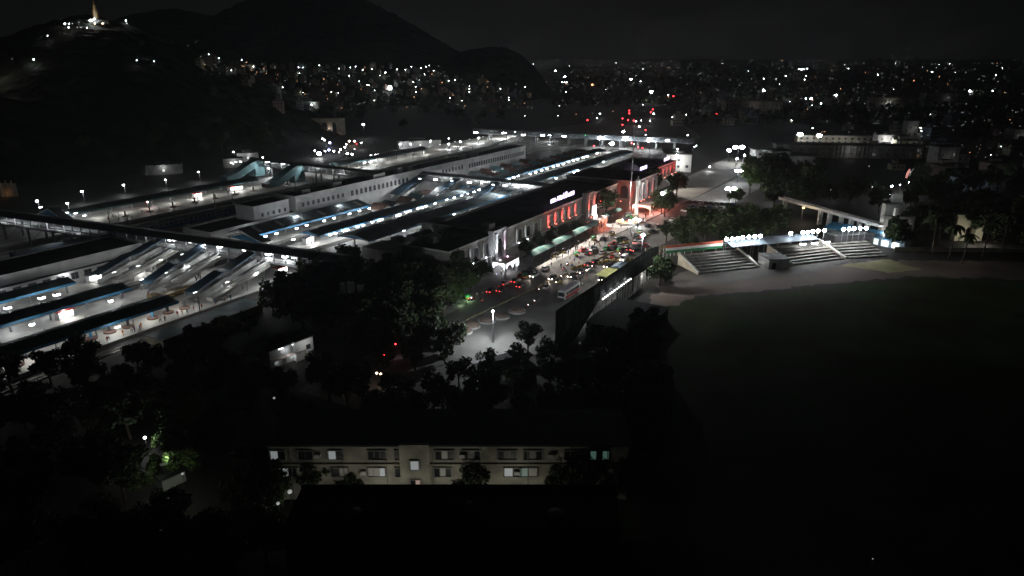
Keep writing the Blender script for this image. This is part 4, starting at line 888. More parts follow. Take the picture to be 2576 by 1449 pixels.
def limb_person(pose, shirt, trousers, hairc='hair'):
    """continuous body grown with a skin modifier over a posed skeleton"""
    a, lg, lean = pose
    V = [(0, 0, .95), (lean * .5, 0, 1.15), (lean, 0, 1.38), (lean, 0, 1.50), (lean + .02, 0, 1.60), (lean + .02, 0, 1.74),
         (0, .10, .90), (lg * .5, .11, .50), (lg * .7 - .06, .11, .07), (lg * .7 + .14, .12, .03), (0, -.10, .90), (-lg * .4, -.11, .50), (-lg * .8 - .06, -.11, .07), (-lg * .8 + .13, -.12, .03),
         (lean, .20, 1.40), (lean - a * .5, .25, 1.12), (lean - a * .3 + .12, .24, .88), (lean - a * .25 + .17, .235, .79), (lean, -.20, 1.40), (lean + a * .5, -.25, 1.12), (lean + a * .9 + .12, -.23, .90), (lean + a + .18, -.225, .82)]
    E = [(0, 1), (1, 2), (2, 3), (3, 4), (4, 5), (0, 6), (6, 7), (7, 8), (8, 9), (0, 10), (10, 11), (11, 12), (12, 13), (2, 14), (14, 15), (15, 16), (16, 17), (2, 18), (18, 19), (19, 20), (20, 21)]
    rad = [.15, .145, .16, .06, .095, .075, .095, .065, .045, .04, .095, .065, .045, .04, .065, .045, .033, .028, .065, .045, .033, .028]
    for w, side in ((17, 1), (21, -1)):               # fingers and thumb
        for k, (dx, dy, L) in enumerate(((.02, .02, .08), (.03, .007, .095), (.03, -.007, .09), (.02, -.02, .07), (.05, side * -.03, .055))):
            i = len(V); p = V[w]; V += [(p[0] + dx, p[1] + dy, p[2] - L * .55), (p[0] + dx * 1.6, p[1] + dy, p[2] - L)]; rad += [.011, .009]; E += [(w, i), (i, i + 1)]
    me = bpy.data.meshes.new('person'); me.from_pydata(V, E, []); o = bpy.data.objects.new('person_cage', me); COL.objects.link(o)
    md = o.modifiers.new('s', 'SKIN'); md.use_smooth_shade = True; 
    for i, sv in enumerate(me.skin_vertices[0].data): sv.radius = (rad[i], rad[i] * (1.15 if i < 3 else 1)); sv.use_root = (i == 0)
    o.modifiers.new('d', 'SUBSURF').levels = 1
    dg = bpy.context.evaluated_depsgraph_get(); m2 = bpy.data.meshes.new_from_object(o.evaluated_get(dg)); bpy.data.objects.remove(o); m2.name = 'person'
    m2.materials.clear()
    for m in ('skin', shirt, trousers, 'hair', 'black_paint'): m2.materials.append(MATS[m])
    for p in m2.polygons:
        c = p.center; w = abs(c.y)
        p.material_index = 4 if c.z < .08 else 2 if c.z < .93 and not (w > .18 and c.z > .7) else 0 if (w > .19 and c.z < 1.15) or c.z > 1.47 else 1
        if c.z > 1.72 or (c.z > 1.6 and c.x < lean - .03): p.material_index = 3
    b = len(m2.vertices)
    return m2
PEOPLE = [limb_person(p, s, t) for p, s, t in (((.12, .35, .02), 'cloth_white', 'cloth_dark'), ((.02, .05, .0), 'cloth_dark', 'cloth_blue'), ((.2, .5, .05), 'cloth_blue', 'cloth_dark'), ((.1, .3, .02), 'cloth_red', 'cloth_tan'), ((.05, .12, 0), 'cloth_purple', 'cloth_dark'), ((.1, .2, .02), 'cloth_orange', 'cloth_orange'), ((.1, .25, .02), 'cloth_tan', 'cloth_dark'))]
PDESC = ['white shirt', 'dark top', 'blue shirt', 'red top', 'purple top', 'orange clothes', 'tan shirt']
def person(p, k, group, rz=None):
    o = bpy.data.objects.new('person', PEOPLE[k]); COL.objects.link(o); o.location = p; o.rotation_euler = (0, 0, R.uniform(0, 6.28) if rz is None else rz); o.scale = (R.uniform(.95, 1.05),) * 3
    return pend(o, 'person in ' + PDESC[k], 'person', group, p)
plaza_px = '365,1035 485,1015 875,1090 850,1020 590,1095 1000,1030 960,1075 1140,1005 1205,1040 1250,1060 890,945 955,930 985,935 1165,880 975,768 1385,670 1505,625 1570,415 1100,645 1280,605 820,815 850,960 1210,715 700,1040 1050,985 925,1010 1320,900 1085,890 640,960 1000,860 740,850 1240,790 1420,735 1350,620 1440,560 1100,740 905,860 560,930 430,1075 1480,700 250,1060 330,1110'
for i, q in enumerate(plaza_px.split()):
    a, b = map(int, q.split(',')); p = G(1288 + a / 6, 469.6 + b / 6 + 1); person((p[0], p[1], .01), (1, 1, 0, 2, 1, 6, 1, 4, 3)[i % 9], 'people walking on the station forecourt')
for u, v, k in ((1428, 695, 0), (1451, 703, 0), (1474, 705, 5), (1465, 695, 4), (1465, 700, 6), (1214, 745, 0), (1218, 748, 2), (1200, 748, 0), (1261, 693, 1), (1250, 696, 1), (1173, 767, 6), (1354, 757, 1), (1465, 722, 0)):
    p = G(u, v); person((p[0], p[1], .01), k, 'people on the road in front of the station')
for i in range(26):
    s = R.uniform(68, 132); p = W(s, R.uniform(-171.8, -170.3), 1.0); person(p, R.randrange(7), 'people on the nearest platform')
for i in range(20):
    s = R.uniform(170, 300); p = W(s, R.uniform(-311, -298), 1.0); person(p, R.randrange(7), 'people on the far lit platform')
for i in range(14):
    s = R.uniform(112, 140); p = W(s, R.uniform(-203, -193), 1.0); person(p, R.randrange(7), 'people on the bright middle platform')
CARS = {}
def car(u, v, paint, word, rz, head=0, tail=0, label=None):
    k = (paint, head, tail); p = G(u, v)
    if k not in CARS: CARS[k] = o = make_car(paint, head, tail); o.location = (p[0], p[1], .012); o.rotation_euler = (0, 0, rz)
    else: o = dup(CARS[k], (p[0], p[1], .012), rz)
    if label: tag(o, label, 'car', 'cars around the station')
    else: pend(o, word + ' parked car', 'car', 'cars around the station', p)
    if head:
        d = Vector((math.cos(rz), math.sin(rz), 0)); light('SPOT', tuple(Vector((p[0], p[1], .8)) + d * 2.4), 500, (1, .85, .7), None, .1, 70, tuple(Vector((p[0], p[1], 0)) + d * 14)).name = 'headlight_beam'
    return o
car(1143, 767, 'dark_steel', 'dark', RD, label='dark hatchback parked at the roadside beside the near trees')
car(1374, 725, 'white_paint', 'white', RD + .3, label='white hatchback crossing the road beside the bus')
car(1298, 710, 'dark_steel', 'dark', RD, 0, 1, 'car with a cluster of red tail lights by the white-lit porch')
car(1271, 716, 'silver_paint', 'silver', RD, 0, 1, 'silver car braking with red tail lights at the kerb')
car(1497, 661, 'dark_steel', 'dark', RD - .2, 0, 1, 'dark car with red tail lights beside the amber barriers')
car(1478, 680, 'silver_paint', 'silver', RD + math.pi, 1, 0, 'silver car with headlights on coming round the barriers')
car(1344, 696, 'white_paint', 'white', RD + math.pi, 1, 0, 'white car with headlights on by the parked row')
car(1512, 704, 'dark_steel', 'dark', RD + math.pi + .3, 1, 0, 'dark car with bright headlights close to the hoarding')
for u, v, c, w in ((1345, 690, 'silver_paint', 'silver'), (1335, 683, 'dark_steel', 'dark'), (1321, 690, 'dark_steel', 'dark'), (1312, 697, 'red_paint', 'red'), (1371, 679, 'white_paint', 'white'), (1494, 627, 'dark_steel', 'dark'), (1525, 628, 'green_paint', 'green'), (1541, 626, 'dark_steel', 'dark'), (1494, 634, 'dark_steel', 'dark'), (1556, 605, 'green_paint', 'green'), (1568, 603, 'dark_steel', 'dark'), (1515, 638, 'silver_paint', 'silver'), (1540, 648, 'red_paint', 'red'), (1562, 620, 'silver_paint', 'silver'), (1580, 640, 'dark_steel', 'dark'), (1545, 615, 'orange_paint', 'orange'), (1600, 600, 'dark_steel', 'dark'), (1640, 585, 'dark_steel', 'dark'), (1655, 572, 'silver_paint', 'silver'), (1630, 570, 'dark_steel', 'dark'), (1690, 555, 'white_paint', 'white')):
    car(u, v, c, w, RD + R.uniform(-.4, .4))
k = 0
for j in range(3):
    for i in range(9):
        u, v = 1723 + i * 13.5 + j * 5, 533 - j * 11 + i * .8
        if R.random() < .82: c, w = R.choice([('dark_steel', 'dark'), ('silver_paint', 'silver'), ('white_paint', 'white'), ('dark_steel', 'dark'), ('blue_paint', 'blue')]); car(u, v, c, w, RD + math.pi / 2 + R.uniform(-.15, .15))
AUTO = [make_rickshaw('black_paint'), make_rickshaw('green_paint')]
for i, (u, v, rz) in enumerate(((1406, 713, 3.9), (1180, 752, 1.0), (1418, 635, 1.2), (1452, 645, .7), (1397, 646, 1.0), (1322, 700, 1.0), (1540, 592, .4), (1495, 605, .8), (1575, 612, .5), (1610, 588, .5), (1522, 660, 3.9), (1560, 634, .6))):
    p = G(u, v); h = i % 2; o = AUTO[h]
    if i < 2: o.location = (p[0], p[1], .012); o.rotation_euler = (0, 0, rz)
    else: o = dup(AUTO[h], (p[0], p[1], .012), rz)
    pend(o, 'auto rickshaw with %s hood' % ('black', 'green')[h], 'auto rickshaw', 'auto rickshaws outside the station', p)
for i in range(26):
    u, v = R.uniform(1465, 1640), R.uniform(592, 645)
    if v > 650 - (u - 1465) * .1: continue
    c, w = R.choice([('dark_steel', 'dark'), ('silver_paint', 'silver'), ('white_paint', 'white'), ('dark_steel', 'dark'), ('red_paint', 'red')]); car(u, v, c, w, RD + R.uniform(-.6, .6), 0, 1 if R.random() < .25 else 0)
for u, v, h in ((1236, 735, 1), (1262, 733, 1), (1310, 722, 1), (1390, 702, 0), (1440, 697, 0), (1462, 686, 0), (1530, 672, 0), (1480, 668, 1)):
    car(u, v, 'dark_steel', 'dark', RD + (math.pi if not h else 0) + R.uniform(-.15, .15), 0 if h else 1, h, None)
def make_bike(lit):
    r = thing('motorbike', '', 'motorbike', (0, 0, 0), None, 0, False)
    for x in (-.62, .62):
        mb = MB(); mb.tube([(x, -.05, .3), (x, .05, .3)], .3, 12); mb.build('wheel', 'rubber', r)
    mb = MB(); mb.tube([(-.62, 0, .3), (-.3, 0, .6), (.35, 0, .65), (.62, 0, .3)], [.05, .14, .16, .05], 6); mb.tube([(.35, 0, .65), (.45, 0, 1.0)], .04, 5); mb.tube([(.4, -.33, 1.0), (.4, .33, 1.0)], .025, 5); mb.box(-.6, .1, -.13, .13, .68, .78); mb.build('body', 'red_paint', r)
    mb = MB(); mb.ball((.6, 0, .85), .09, 6); mb.build('headlight', 'head_warm' if lit == 1 else 'silver_paint', r); mb = MB(); mb.ball((-.68, 0, .7), .07, 6); mb.build('tail_light', 'tail_red' if lit == 2 else 'red_paint', r)
    V = [(-.2, 0, .82), (-.1, 0, 1.1), (0, 0, 1.32), (.02, 0, 1.42), (.05, 0, 1.54), (.05, 0, 1.66), (.05, .16, .8), (.2, .2, .5), (.1, .2, .28), (.05, -.16, .8), (.2, -.2, .5), (.1, -.2, .28), (.0, .19, 1.3), (.2, .26, 1.08), (.4, .3, 1.03), (.0, -.19, 1.3), (.2, -.26, 1.08), (.4, -.3, 1.03)]
    E = [(0, 1), (1, 2), (2, 3), (3, 4), (4, 5), (0, 6), (6, 7), (7, 8), (0, 9), (9, 10), (10, 11), (2, 12), (12, 13), (13, 14), (2, 15), (15, 16), (16, 17)]
    me = bpy.data.meshes.new('rider'); me.from_pydata(V, E, []); o = bpy.data.objects.new('cage', me); COL.objects.link(o); o.modifiers.new('s', 'SKIN'); o.modifiers.new('d', 'SUBSURF').levels = 1
    for i, sv in enumerate(me.skin_vertices[0].data): q = [.15, .15, .16, .06, .1, .09, .09, .07, .05, .09, .07, .05, .06, .045, .035, .06, .045, .035][i]; sv.radius = (q, q); sv.use_root = i == 0
    m2 = bpy.data.meshes.new_from_object(o.evaluated_get(bpy.context.evaluated_depsgraph_get())); bpy.data.objects.remove(o)
    m2.materials.clear(); [m2.materials.append(MATS[m]) for m in ('cloth_blue', 'skin', 'cloth_dark', 'hair')]
    for p in m2.polygons: p.material_index = 3 if p.center.z > 1.6 else 1 if p.center.z > 1.42 else 2 if p.center.z < .9 else 0
    return r, m2
BIKES = [make_bike(1), make_bike(2)]
for i, (u, v, w, rz) in enumerate(((1414, 699, 0, 4.1), (1215, 760, 1, 1.0), (1450, 692, 0, 4.1), (1418, 680, 1, 1.0), (1492, 674, 0, 4.0), (1322, 702, 1, 1.0), (1259, 724, 1, 1.0), (1428, 668, 0, 4.1), (1561, 642, 0, 3.9), (1353, 735, 0, 1), (1326, 775, 0, 1), (1342, 764, 0, 1), (1184, 756, 1, .8), (1190, 755, 0, 3.9))):
    p = G(u, v); r0, m2 = BIKES[w]; P_ = (p[0], p[1], .012)
    if i < 2: o = r0; o.location = P_; o.rotation_euler = (0, 0, rz)
    else: o = dup(r0, P_, rz)
    pend(o, 'motorbike with its %s lit' % ('headlight', 'red tail light')[w], 'motorbike', 'motorbikes on the road', p)
    q = bpy.data.objects.new('person', m2); COL.objects.link(q); q.location = P_; q.rotation_euler = (0, 0, rz); pend(q, 'motorbike rider in blue', 'person', 'motorbike riders', p)
# bus: front end towards the lower left
p = G(1431, 744); r = thing('bus', 'white and red bus with its windscreen towards the lower left on the road', 'bus', (p[0], p[1], .012), None, RD + math.pi, False)
mb = MB(); loft(mb, [(-5.4, 1.2, .5, 3.0, .15), (-5.2, 1.25, .4, 3.1, .12), (5.0, 1.25, .4, 3.1, .12), (5.35, 1.2, .5, 2.95, .15)]); mb.build('body', 'white_paint', r)
for y in (-1.27, 1.27):
    mb = MB(); mb.box(-5.0, 4.9, min(y, y * .985), max(y, y * .985), .5, 1.45); mb.build('lower_band', 'red_paint', r)
    for k in range(6):
        mb = MB(); x = -4.6 + k * 1.5; mb.box(x, x + 1.3, min(y, y * .98), max(y, y * .98), 1.6, 2.5); mb.build('window', 'glass_dark', r)
mb = MB(); mb.quad((5.41, -1.08, 1.35), (5.41, 1.08, 1.35), (5.36, 1.0, 2.6), (5.36, -1.0, 2.6)); mb.build('windscreen', 'glass_dark', r)
mb = MB(); mb.box(-4.8, 4.6, -.95, .95, 3.1, 3.2); mb.build('roof', 'silver_paint', r); mb = MB(); mb.box(5.38, 5.5, -1.1, 1.1, .55, .85); mb.build('bumper', 'dark_steel', r)
wheels(r, (-3.2, 3.4), 1.12, .5, .3)
for q in (-.85, .85):
    mb = MB(); mb.box(5.39, 5.45, q - .18, q + .18, .95, 1.15); mb.build('headlight', 'silver_paint', r)
p = G(1570, 655); r = thing('van', 'white van with roof lamp and headlights behind the pale stall', 'van', (p[0], p[1], .012), None, RD + math.pi, False)
mb = MB(); loft(mb, [(-2.4, .9, .4, 2.1, .1), (1.3, .9, .4, 2.1, .15), (1.9, .88, .4, 1.2, .1), (2.4, .8, .45, 1.0, .1)]); mb.build('body', 'white_paint', r); mb = MB(); mb.quad((1.42, -.72, 2.0), (1.42, .72, 2.0), (1.93, .78, 1.22), (1.93, -.78, 1.22)); mb.build('windscreen', 'glass_dark', r)
wheels(r, (-1.5, 1.6), .8, .34)
for q in (-.55, .55):
    mb = MB(); mb.box(2.39, 2.46, q - .16, q + .16, .6, .78); mb.build('headlight', 'head_warm', r)
mb = MB(); mb.box(.6, .9, -.3, .3, 2.1, 2.25); mb.build('roof_lamp', 'lamp_white', r)
# platform furniture on the nearest and far platforms
def seat_ring(p, label, row, blue):
    r = thing('pillar_bench', '', 'bench', p); mb = MB(); mb.lathe(p, [(1.5, 0), (1.5, .42), (.7, .42), (.7, .5)], 12); mb.build('seat', 'brown_sheet', r)
    mb = MB(); mb.box(p[0] - .25, p[0] + .25, p[1] - .25, p[1] + .25, p[2] + .5, p[2] + 2.4); mb.build('back', 'blue_sheet' if blue else 'dark_steel', r); pend(r, label, 'bench', 'round benches on the platforms', p, row)
for i, (a, b) in enumerate(((130, 1310), (690, 1110), (830, 1060), (970, 1020), (1155, 955), (1270, 912), (1395, 878), (540, 1168))):
    p = G(a / 3, 483 + b / 3, 1); seat_ring((p[0], p[1], 1.0), 'round brown bench around a %s post' % ('dark', 'blue')[i in (1, 4)], 'along the nearest platform', i in (1, 4))
for i in range(9): seat_ring(W(180 + i * 12, -306, 1), 'round brown bench around a dark post', 'along the far lit platform', False)
def kiosk(p, label, m, lm, e, row='', rz=RD):
    r = thing('lit_stall', label, 'stall', p, None, rz, False)
    mb = MB(); mb.box(-2, 2, -1.2, 1.2, 0, 2.3); mb.build('stall', m, r); mb = MB(); mb.box(-2.3, 2.3, -1.7, 1.5, 2.3, 2.5); mb.build('roof', 'red_paint' if 'red' in label else 'steel', r)
    mb = MB(); mb.box(-1.8, 1.8, -1.26, -1.204, .9, 2.1); mb.build('counter_light', lm, r); light('POINT', (0, -2.6, 1.9), e, (1, .96, .95), r).matrix_parent_inverse = Matrix.Identity(4)
for u, v, lab, e in ((496, 494, 'glaring white snack stall with a red roof edge on the far platform', 500), (585, 478, 'lit stall with a red panel left of the teal hoods, far platform', 300), (600, 476, 'plain lit stall beside the teal stair hoods on the far platform', 300), (775, 608, 'glaring white snack stall under the middle roofs by the footbridge', 900), (997, 543, 'big white-lit stall in the middle of the long lamp row', 700), (1092, 556, 'long white-lit stall on the platform next to the train', 600), (162, 795, 'white and red lit stall under the second roof at lower left', 500), (345, 683, 'white-topped booth between the two left stair hoods', 350), (236, 703, 'white booth at the blue foot of the first stair hood', 250), (706, 684, 'red and white stall below the right half of the footbridge', 250)):
    p = G(u, v, 1.6); kiosk((p[0], p[1], 1.0), lab, 'white_plaster', 'lamp_soft', e)
def signal(u, v, n, mk, z=None):
    p = G(u, v + 14); d = ray(u, v); z = max(4, H + d[2] * p[1] / d[1]); b = (d[0] * p[1] / d[1], p[1], 0)
    r = thing('rail_signal', '', 'signal', b); mb = MB(); mb.tube([b, (b[0], b[1], z)], .12, 5); mb.build('mast', 'steel', r); k = max(1, p[1] / 430)
    mb = MB(); mb.box(b[0] - .35 * k, b[0] + .35 * k, b[1] - .1, b[1] + .2, z - .8 * k, z + .8 * k); mb.build('signal_head', 'black_paint', r); mb = MB(); mb.ball((b[0], b[1] - .3, z), .42 * k, 8); mb.build('signal_lamp', mk, r)
    pend(r, {'lamp_red': 'red rail signal', 'lamp_green': 'green rail signal'}[mk], 'signal', 'rail signals', b); light('POINT', (b[0], b[1] - 1, z), 60, (1, .1, .1) if mk == 'lamp_red' else (.1, 1, .4), r)
for u, v in ((1589, 360), (1616, 372), (1605, 370), (1515, 379), (1494, 367), (1624, 327), (1583, 278), (1583, 285), (1566, 298), (1580, 302), (1594, 303), (1566, 314), (1637, 282), (1642, 275), (1478, 302), (1694, 242), (372, 514), (1802, 287)): signal(u, v, 1, 'lamp_red')
signal(1473, 339, 1, 'lamp_green')
# ------------------------------------------------------------------ tube lamps
def row(pts, z, name, e=0, every=1, me=None, flood=0, **kw):
    for i, q in enumerate(pts.split()):
        u, v = map(float, q.split(',')); p0 = G(u, v, z); sh = 1.0 if 4.1 < z < 4.35 else 0; sa = -1.3 if z > 9.4 else 0
        o = tube_lamp((p0[0] + SB[0] * sh + SA[0] * sa, p0[1] + SB[1] * sh + SA[1] * sa, p0[2] + .12 * sh - .25 * sa), name, e if i % every == 0 else 0, me, **kw)
        if flood:
            l = light('SPOT', (0, -1.2, .1), flood, (.93, .97, 1), o, .3, 150, (0, -9, -5), .3); l.matrix_parent_inverse = Matrix.Identity(4); l.rotation_euler = Vector((0, -8, -5)).to_track_quat('-Z', 'Y').to_euler()
            if flood > 2000: l = light('SPOT', (0, 9.5, .3), flood, (.93, .97, 1), o, .3, 150, (0, 18, -5), .3); l.matrix_parent_inverse = Matrix.Identity(4); l.rotation_euler = Vector((0, 8, -4)).to_track_quat('-Z', 'Y').to_euler()  # added spot behind the bridge, brightens the roofs beyond it
row('22,540 75,548 157,560 202,567 449,603 525,614 562,620 683,639 725,645', 9.9, 'under the eave of the near footbridge', 300, 1, TUBE_B, 900, base='bright white tube lamp', rz=math.radians(-25), group='tube lamps under the footbridges', drop=.9)
row('388,594 435,604 487,609 622,629 746,648 2,568', 9.9, 'under the eave of the near footbridge', 120, 1, TUBE_S, base='faint white tube lamp', rz=math.radians(-25), group='tube lamps under the footbridges')
row('1099,452 1184,459 1274,467 1303,469', 9.7, 'under the eave of the second footbridge', 160, 1, TUBE_B, 8000, base='bright white tube lamp', rz=math.radians(-30), group='tube lamps under the footbridges', drop=.9)
row('1060,450 1244,465 1140,455', 9.7, 'under the eave of the second footbridge', 120, 1, TUBE_S, base='faint white tube lamp', rz=math.radians(-30), group='tube lamps under the footbridges')
row('869,424 790,418 717,411 678,407', 9.5, 'under the far-track footbridge eave', 160, 1, TUBE_B, 2500, base='bright white tube lamp', rz=math.radians(-30), group='tube lamps under the footbridges', drop=.9)
row('582,409 593,407 605,406 758,414', 9.0, 'by the far-track footbridge end', 150, 1, TUBE_S, base='faint white tube lamp', rz=math.radians(-30), group='tube lamps under the footbridges')
row('1197,333 1317,339 1365,340 1419,342 1679,353', 8.6, 'under the farthest footbridge', 90, 1, TUBE_B, base='white tube lamp', rz=math.radians(-25), group='tube lamps under the footbridges')
row('663,594 691,587 742,574 767,566 811,555 836,548 875,537 900,530 925,524', 4.3, 'along the eave of the skylit roof', 330)
row('733,602 826,590 839,586 860,580 869.5,577.6 894.5,570 909,566 932,558 949,554 956,551 1018,533 1027,530 1047,524 1057,522 1067,518 1090,511 1119.5,502 1138,496.6 1157,491 1172,486 1188,482 1201,477', 4.3, 'along the middle roof before the second footbridge', 300)
row('1277,450 1289,446 1299,442 1330,437 1344,433 1359,428 1372,424 1389,419 1400,416 1414,412 1427,407 1439,403 1450,400 1464,396 1474,393 1499,385', 4.3, 'along the middle roof past the second footbridge', 420)
row('1010,579 1063,561 1073,558 1122,542 1137,538 1150,532 1186,519.6 1212,511', 4.3, 'along the roof next to the pale train', 300)
row('1395,448 1440,433 1450,429 1514,407', 4.3, 'along the front roof past the second footbridge', 400)
row('1231,437 1244,433 1257,430 1272,427 1284,424 1292,425 1380,399 1390,397 1100,505 1128,494 1138,487 1142,483', 4.0, 'among the gabled kiosks', 220, 2, TUBE_S)
row('100,748 138,740 14,773', 4.3, 'under the roof beside the white hall', 260, 1, TUBE_B)
row('273,756 75,815', 4.3, 'under the second roof at lower left', 260)
row('290,821', 4.3, 'under the nearest roof at lower left', 200, 1, TUBE_S)
row('102,521 124,529 144,536 168,535 190,536 212,542', 6.0, 'down the slope of the blue gabled shelter', 200, 1, TUBE_S)
row('917,409 932,407 934,391 945,389 954,388 874,386', 4.4, 'under the far platform roof', 380)
row('909,564', 4.2, 'beside the long lamp row', 0, 1, TUBE_R, base='small red lamp', group='red lamps')
# more tubes hang out of sight behind the eaves: their light is what fills the platforms
hid = thing('ceiling_light_strip', 'lit tube strip under the nearest platform roof', 'lamp', W(66, -175, 4.4))
mb = MB(W)
for k in range(9): mb.box(24 + k * 10, 26.4 + k * 10, -175.2, -174.8, 4.3, 4.45)
mb.build('tube', 'lamp_soft', hid)
for k in range(10): light('POINT', W(24 + k * 10, -174.8, 4.1), 420, (1, .97, .9), hid)
def strip(label, s0, s1, t, z, n, e, col=(.96, .98, 1)):
    r = thing('ceiling_light_strip', label, 'lamp', W((s0 + s1) / 2, t, z)); mb = MB(W)
    for k in range(n):
        s = s0 + (s1 - s0) * k / (n - 1); mb.box(s - .6, s + .6, t - .1, t + .1, z, z + .12); light('POINT', W(s, t, z - .4), e, col, r)
    mb.build('tube', 'lamp_soft', r)
strip('lit tube strip under the second roof at lower left', 25, 108, -197.5, 4.4, 7, 330)
strip('lit tube strip along the back of the far lit platform', 172, 258, -313.6, 4.4, 8, 620, (1, .98, .93)); strip('lit tube strip under the far roof right of the teal hoods', 330, 416, -313.2, 4.4, 7, 700, (1, .98, .93))
strip('lit tube strip along the open far platform', 425, 550, -322, 4.6, 7, 800, (1, .98, .93))
strip('lit tubes on the ceiling beneath the near footbridge stairs', 118, 142, -212, 5.6, 4, 150); strip('lit tubes over the bright strip of the middle platform', 118, 142, -198, 5.4, 4, 240); strip('lit tubes beside the escalators on the nearest platform', 118, 140, -173, 5.6, 3, 210)
strip('lit tubes on the front wall of the white hall', 30, 130, -224.6, 4.9, 6, 260)
for k in range(9): pt(W(200 + k * 26, -219, 7.6), 520, (.86, .93, 1), isl, .5)
for s in (180, 200): pt(W(s, -222, 7.2), 260, (.86, .93, 1), isl, .5)

for i, (t0, t1) in enumerate(((-168.4, -163.2), (-252.6, -258), (-270.6, -277.6), (-284.6, -291))):
    for s in range(60, 520, 52):
        r = thing('catenary_mast', '', 'mast', W(s, t1, 0)); mb = MB(W); mb.box(s - .14, s + .14, t1 - .14, t1 + .14, 0, 8); mb.build('mast', 'steel', r)
        mb = MB(W); mb.tube([(s, t1, 7.4), (s, t0, 6.6)], .07, 4); mb.tube([(s, t1, 5.8), (s, t0, 6.4)], .06, 4); mb.build('arm', 'steel', r)
        pend(r, 'thin steel overhead-line mast', 'mast', 'overhead-line masts beside the tracks', W(s, t1, 0), 'in the %s line across the yard' % ('nearest', 'second', 'third', 'farthest')[i])
for i in range(60):
    p = W(R.uniform(200, 310), R.uniform(-109, -95), .01); person(p, R.choice((1, 1, 0, 2, 6, 4, 3)), 'people walking on the station forecourt')
# ------------------------------------------------------------------ trees
def tree_meshes(seed, h, rad, m, nleaf=1100, flat=.75, leaf=.46):
    r = random.Random(seed); tb = MB(); cb = MB()
    hc = h * .62; tb.tube([(0, 0, 0), (r.uniform(-.2, .2), r.uniform(-.2, .2), h * .25), (r.uniform(-.4, .4), r.uniform(-.4, .4), h * .55)], [h * .028, h * .022, h * .014], 7)
    cl = []
    n = 15
    for i in range(n):
        a = r.uniform(0, 6.283); q = math.sqrt(r.random()) * rad * .82; z = hc + r.uniform(-.8, 1.0) * rad * flat * math.sqrt(max(.05, 1 - (q / rad) ** 2))
        c = (q * math.cos(a), q * math.sin(a), z); cl.append((c, r.uniform(.26, .46) * rad))
        tb.tube([(0, 0, h * r.uniform(.25, .5)), (c[0] * .5, c[1] * .5, (h * .45 + c[2]) / 2), c], [h * .012, h * .008, h * .003], 5)
    for i in range(int(nleaf * 1.8)):
        c, cr = cl[r.randrange(n)]
        d = Vector((r.gauss(0, 1), r.gauss(0, 1), r.gauss(0, .8))).normalized() * cr * (r.random() ** .45)
        p = Vector(c) + d; u = Vector((r.gauss(0, 1), r.gauss(0, 1), r.gauss(0, .6))).normalized(); w = u.orthogonal().normalized(); w = (w + u.cross(w) * r.uniform(-1, 1)).normalized(); L = leaf * r.uniform(.6, 1.3)
        cb.add([tuple(p - u * L), tuple(p + w * L * .55), tuple(p + u * L), tuple(p - w * L * .55)], [(0, 1, 2, 3)])
    return tb.mesh('trunk', ['trunk_bark']), cb.mesh('crown', [m])
def palm_meshes(seed, h):
    r = random.Random(seed); tb = MB(); cb = MB()
    tb.tube([(0, 0, 0), (.3, .1, h * .5), (.5, .1, h)], [.28, .2, .16], 7)
    for k in range(16):
        a = k * .393 + r.uniform(-.1, .1); up = r.uniform(-.1, .9); pts = []
        for i in range(7):
            f = i / 6; pts.append(Vector((.5 + math.cos(a) * 3.4 * f, .1 + math.sin(a) * 3.4 * f, h + up * 2.2 * f - 2.6 * f * f)))
        sd = Vector((-math.sin(a), math.cos(a), 0))
        for i in range(6):
            for q in (-1, 1):
                w = .75 * (1 - abs(i / 6 - .35)); p0, p1 = pts[i], pts[i + 1]
                cb.add([tuple(p0), tuple(p1), tuple(p1 + sd * q * w + Vector((0, 0, -.3))), tuple(p0 + sd * q * w + Vector((0, 0, -.25)))], [(0, 1, 2, 3)])
    return tb.mesh('trunk', ['trunk_bark']), cb.mesh('crown', ['foliage_dark'])
TREES = {}
def tree(p, kind, sc, base, group, label=None):
    if kind not in TREES:
        k, m = kind
        TREES[kind] = palm_meshes(5 + k, 11) if m == 'palm' else tree_meshes(20 + k, (9, 11, 8, 12, 6.5)[k], (4.2, 4.6, 4.6, 4.4, 3.6)[k], m, (1100, 1300, 1200, 1200, 900)[k])
    t, c = TREES[kind]
    r = thing('palm_tree' if kind[1] == 'palm' else 'leafy_tree', label, 'tree', p, group, R.uniform(0, 6.28), False); r.scale = (sc * R.uniform(.92, 1.1), sc * R.uniform(.92, 1.1), sc * R.uniform(.9, 1.12))
    part('trunk', t, r); part('crown', c, r)
    if not label: pend(r, base, 'tree', group, p)
    return r
def inside(u, v, poly):
    c = False
    for i in range(len(poly)):
        (x0, y0), (x1, y1) = poly[i], poly[i - 1]
        if (y0 > v) != (y1 > v) and u < (x1 - x0) * (v - y0) / (y1 - y0) + x0: c = not c
    return c
def grove(poly, gap, n, base, group, sc=(.8, 1.25), m=('foliage_dark', 'foliage_dark', 'foliage_mid'), terr=False, avoid=()):
    pts = []; us = [q[0] for q in poly]; vs = [q[1] for q in poly]
    for _ in range(6000):
        if len(pts) >= n: break
        u, v = R.uniform(min(us), max(us)), R.uniform(min(vs), max(vs))
        if not inside(u, v, poly): continue
        p = RT(u, v) if terr else G(u, v)
        if any((p[0] - q[0]) ** 2 + (p[1] - q[1]) ** 2 < gap * gap for q in pts) or any(abs(p[0] - a[0]) < a[2] and abs(p[1] - a[1]) < a[3] for a in avoid): continue
        pts.append(p); tree((p[0], p[1], p[2] - .05), (R.randrange(5), R.choice(m)), R.uniform(*sc), base, group)
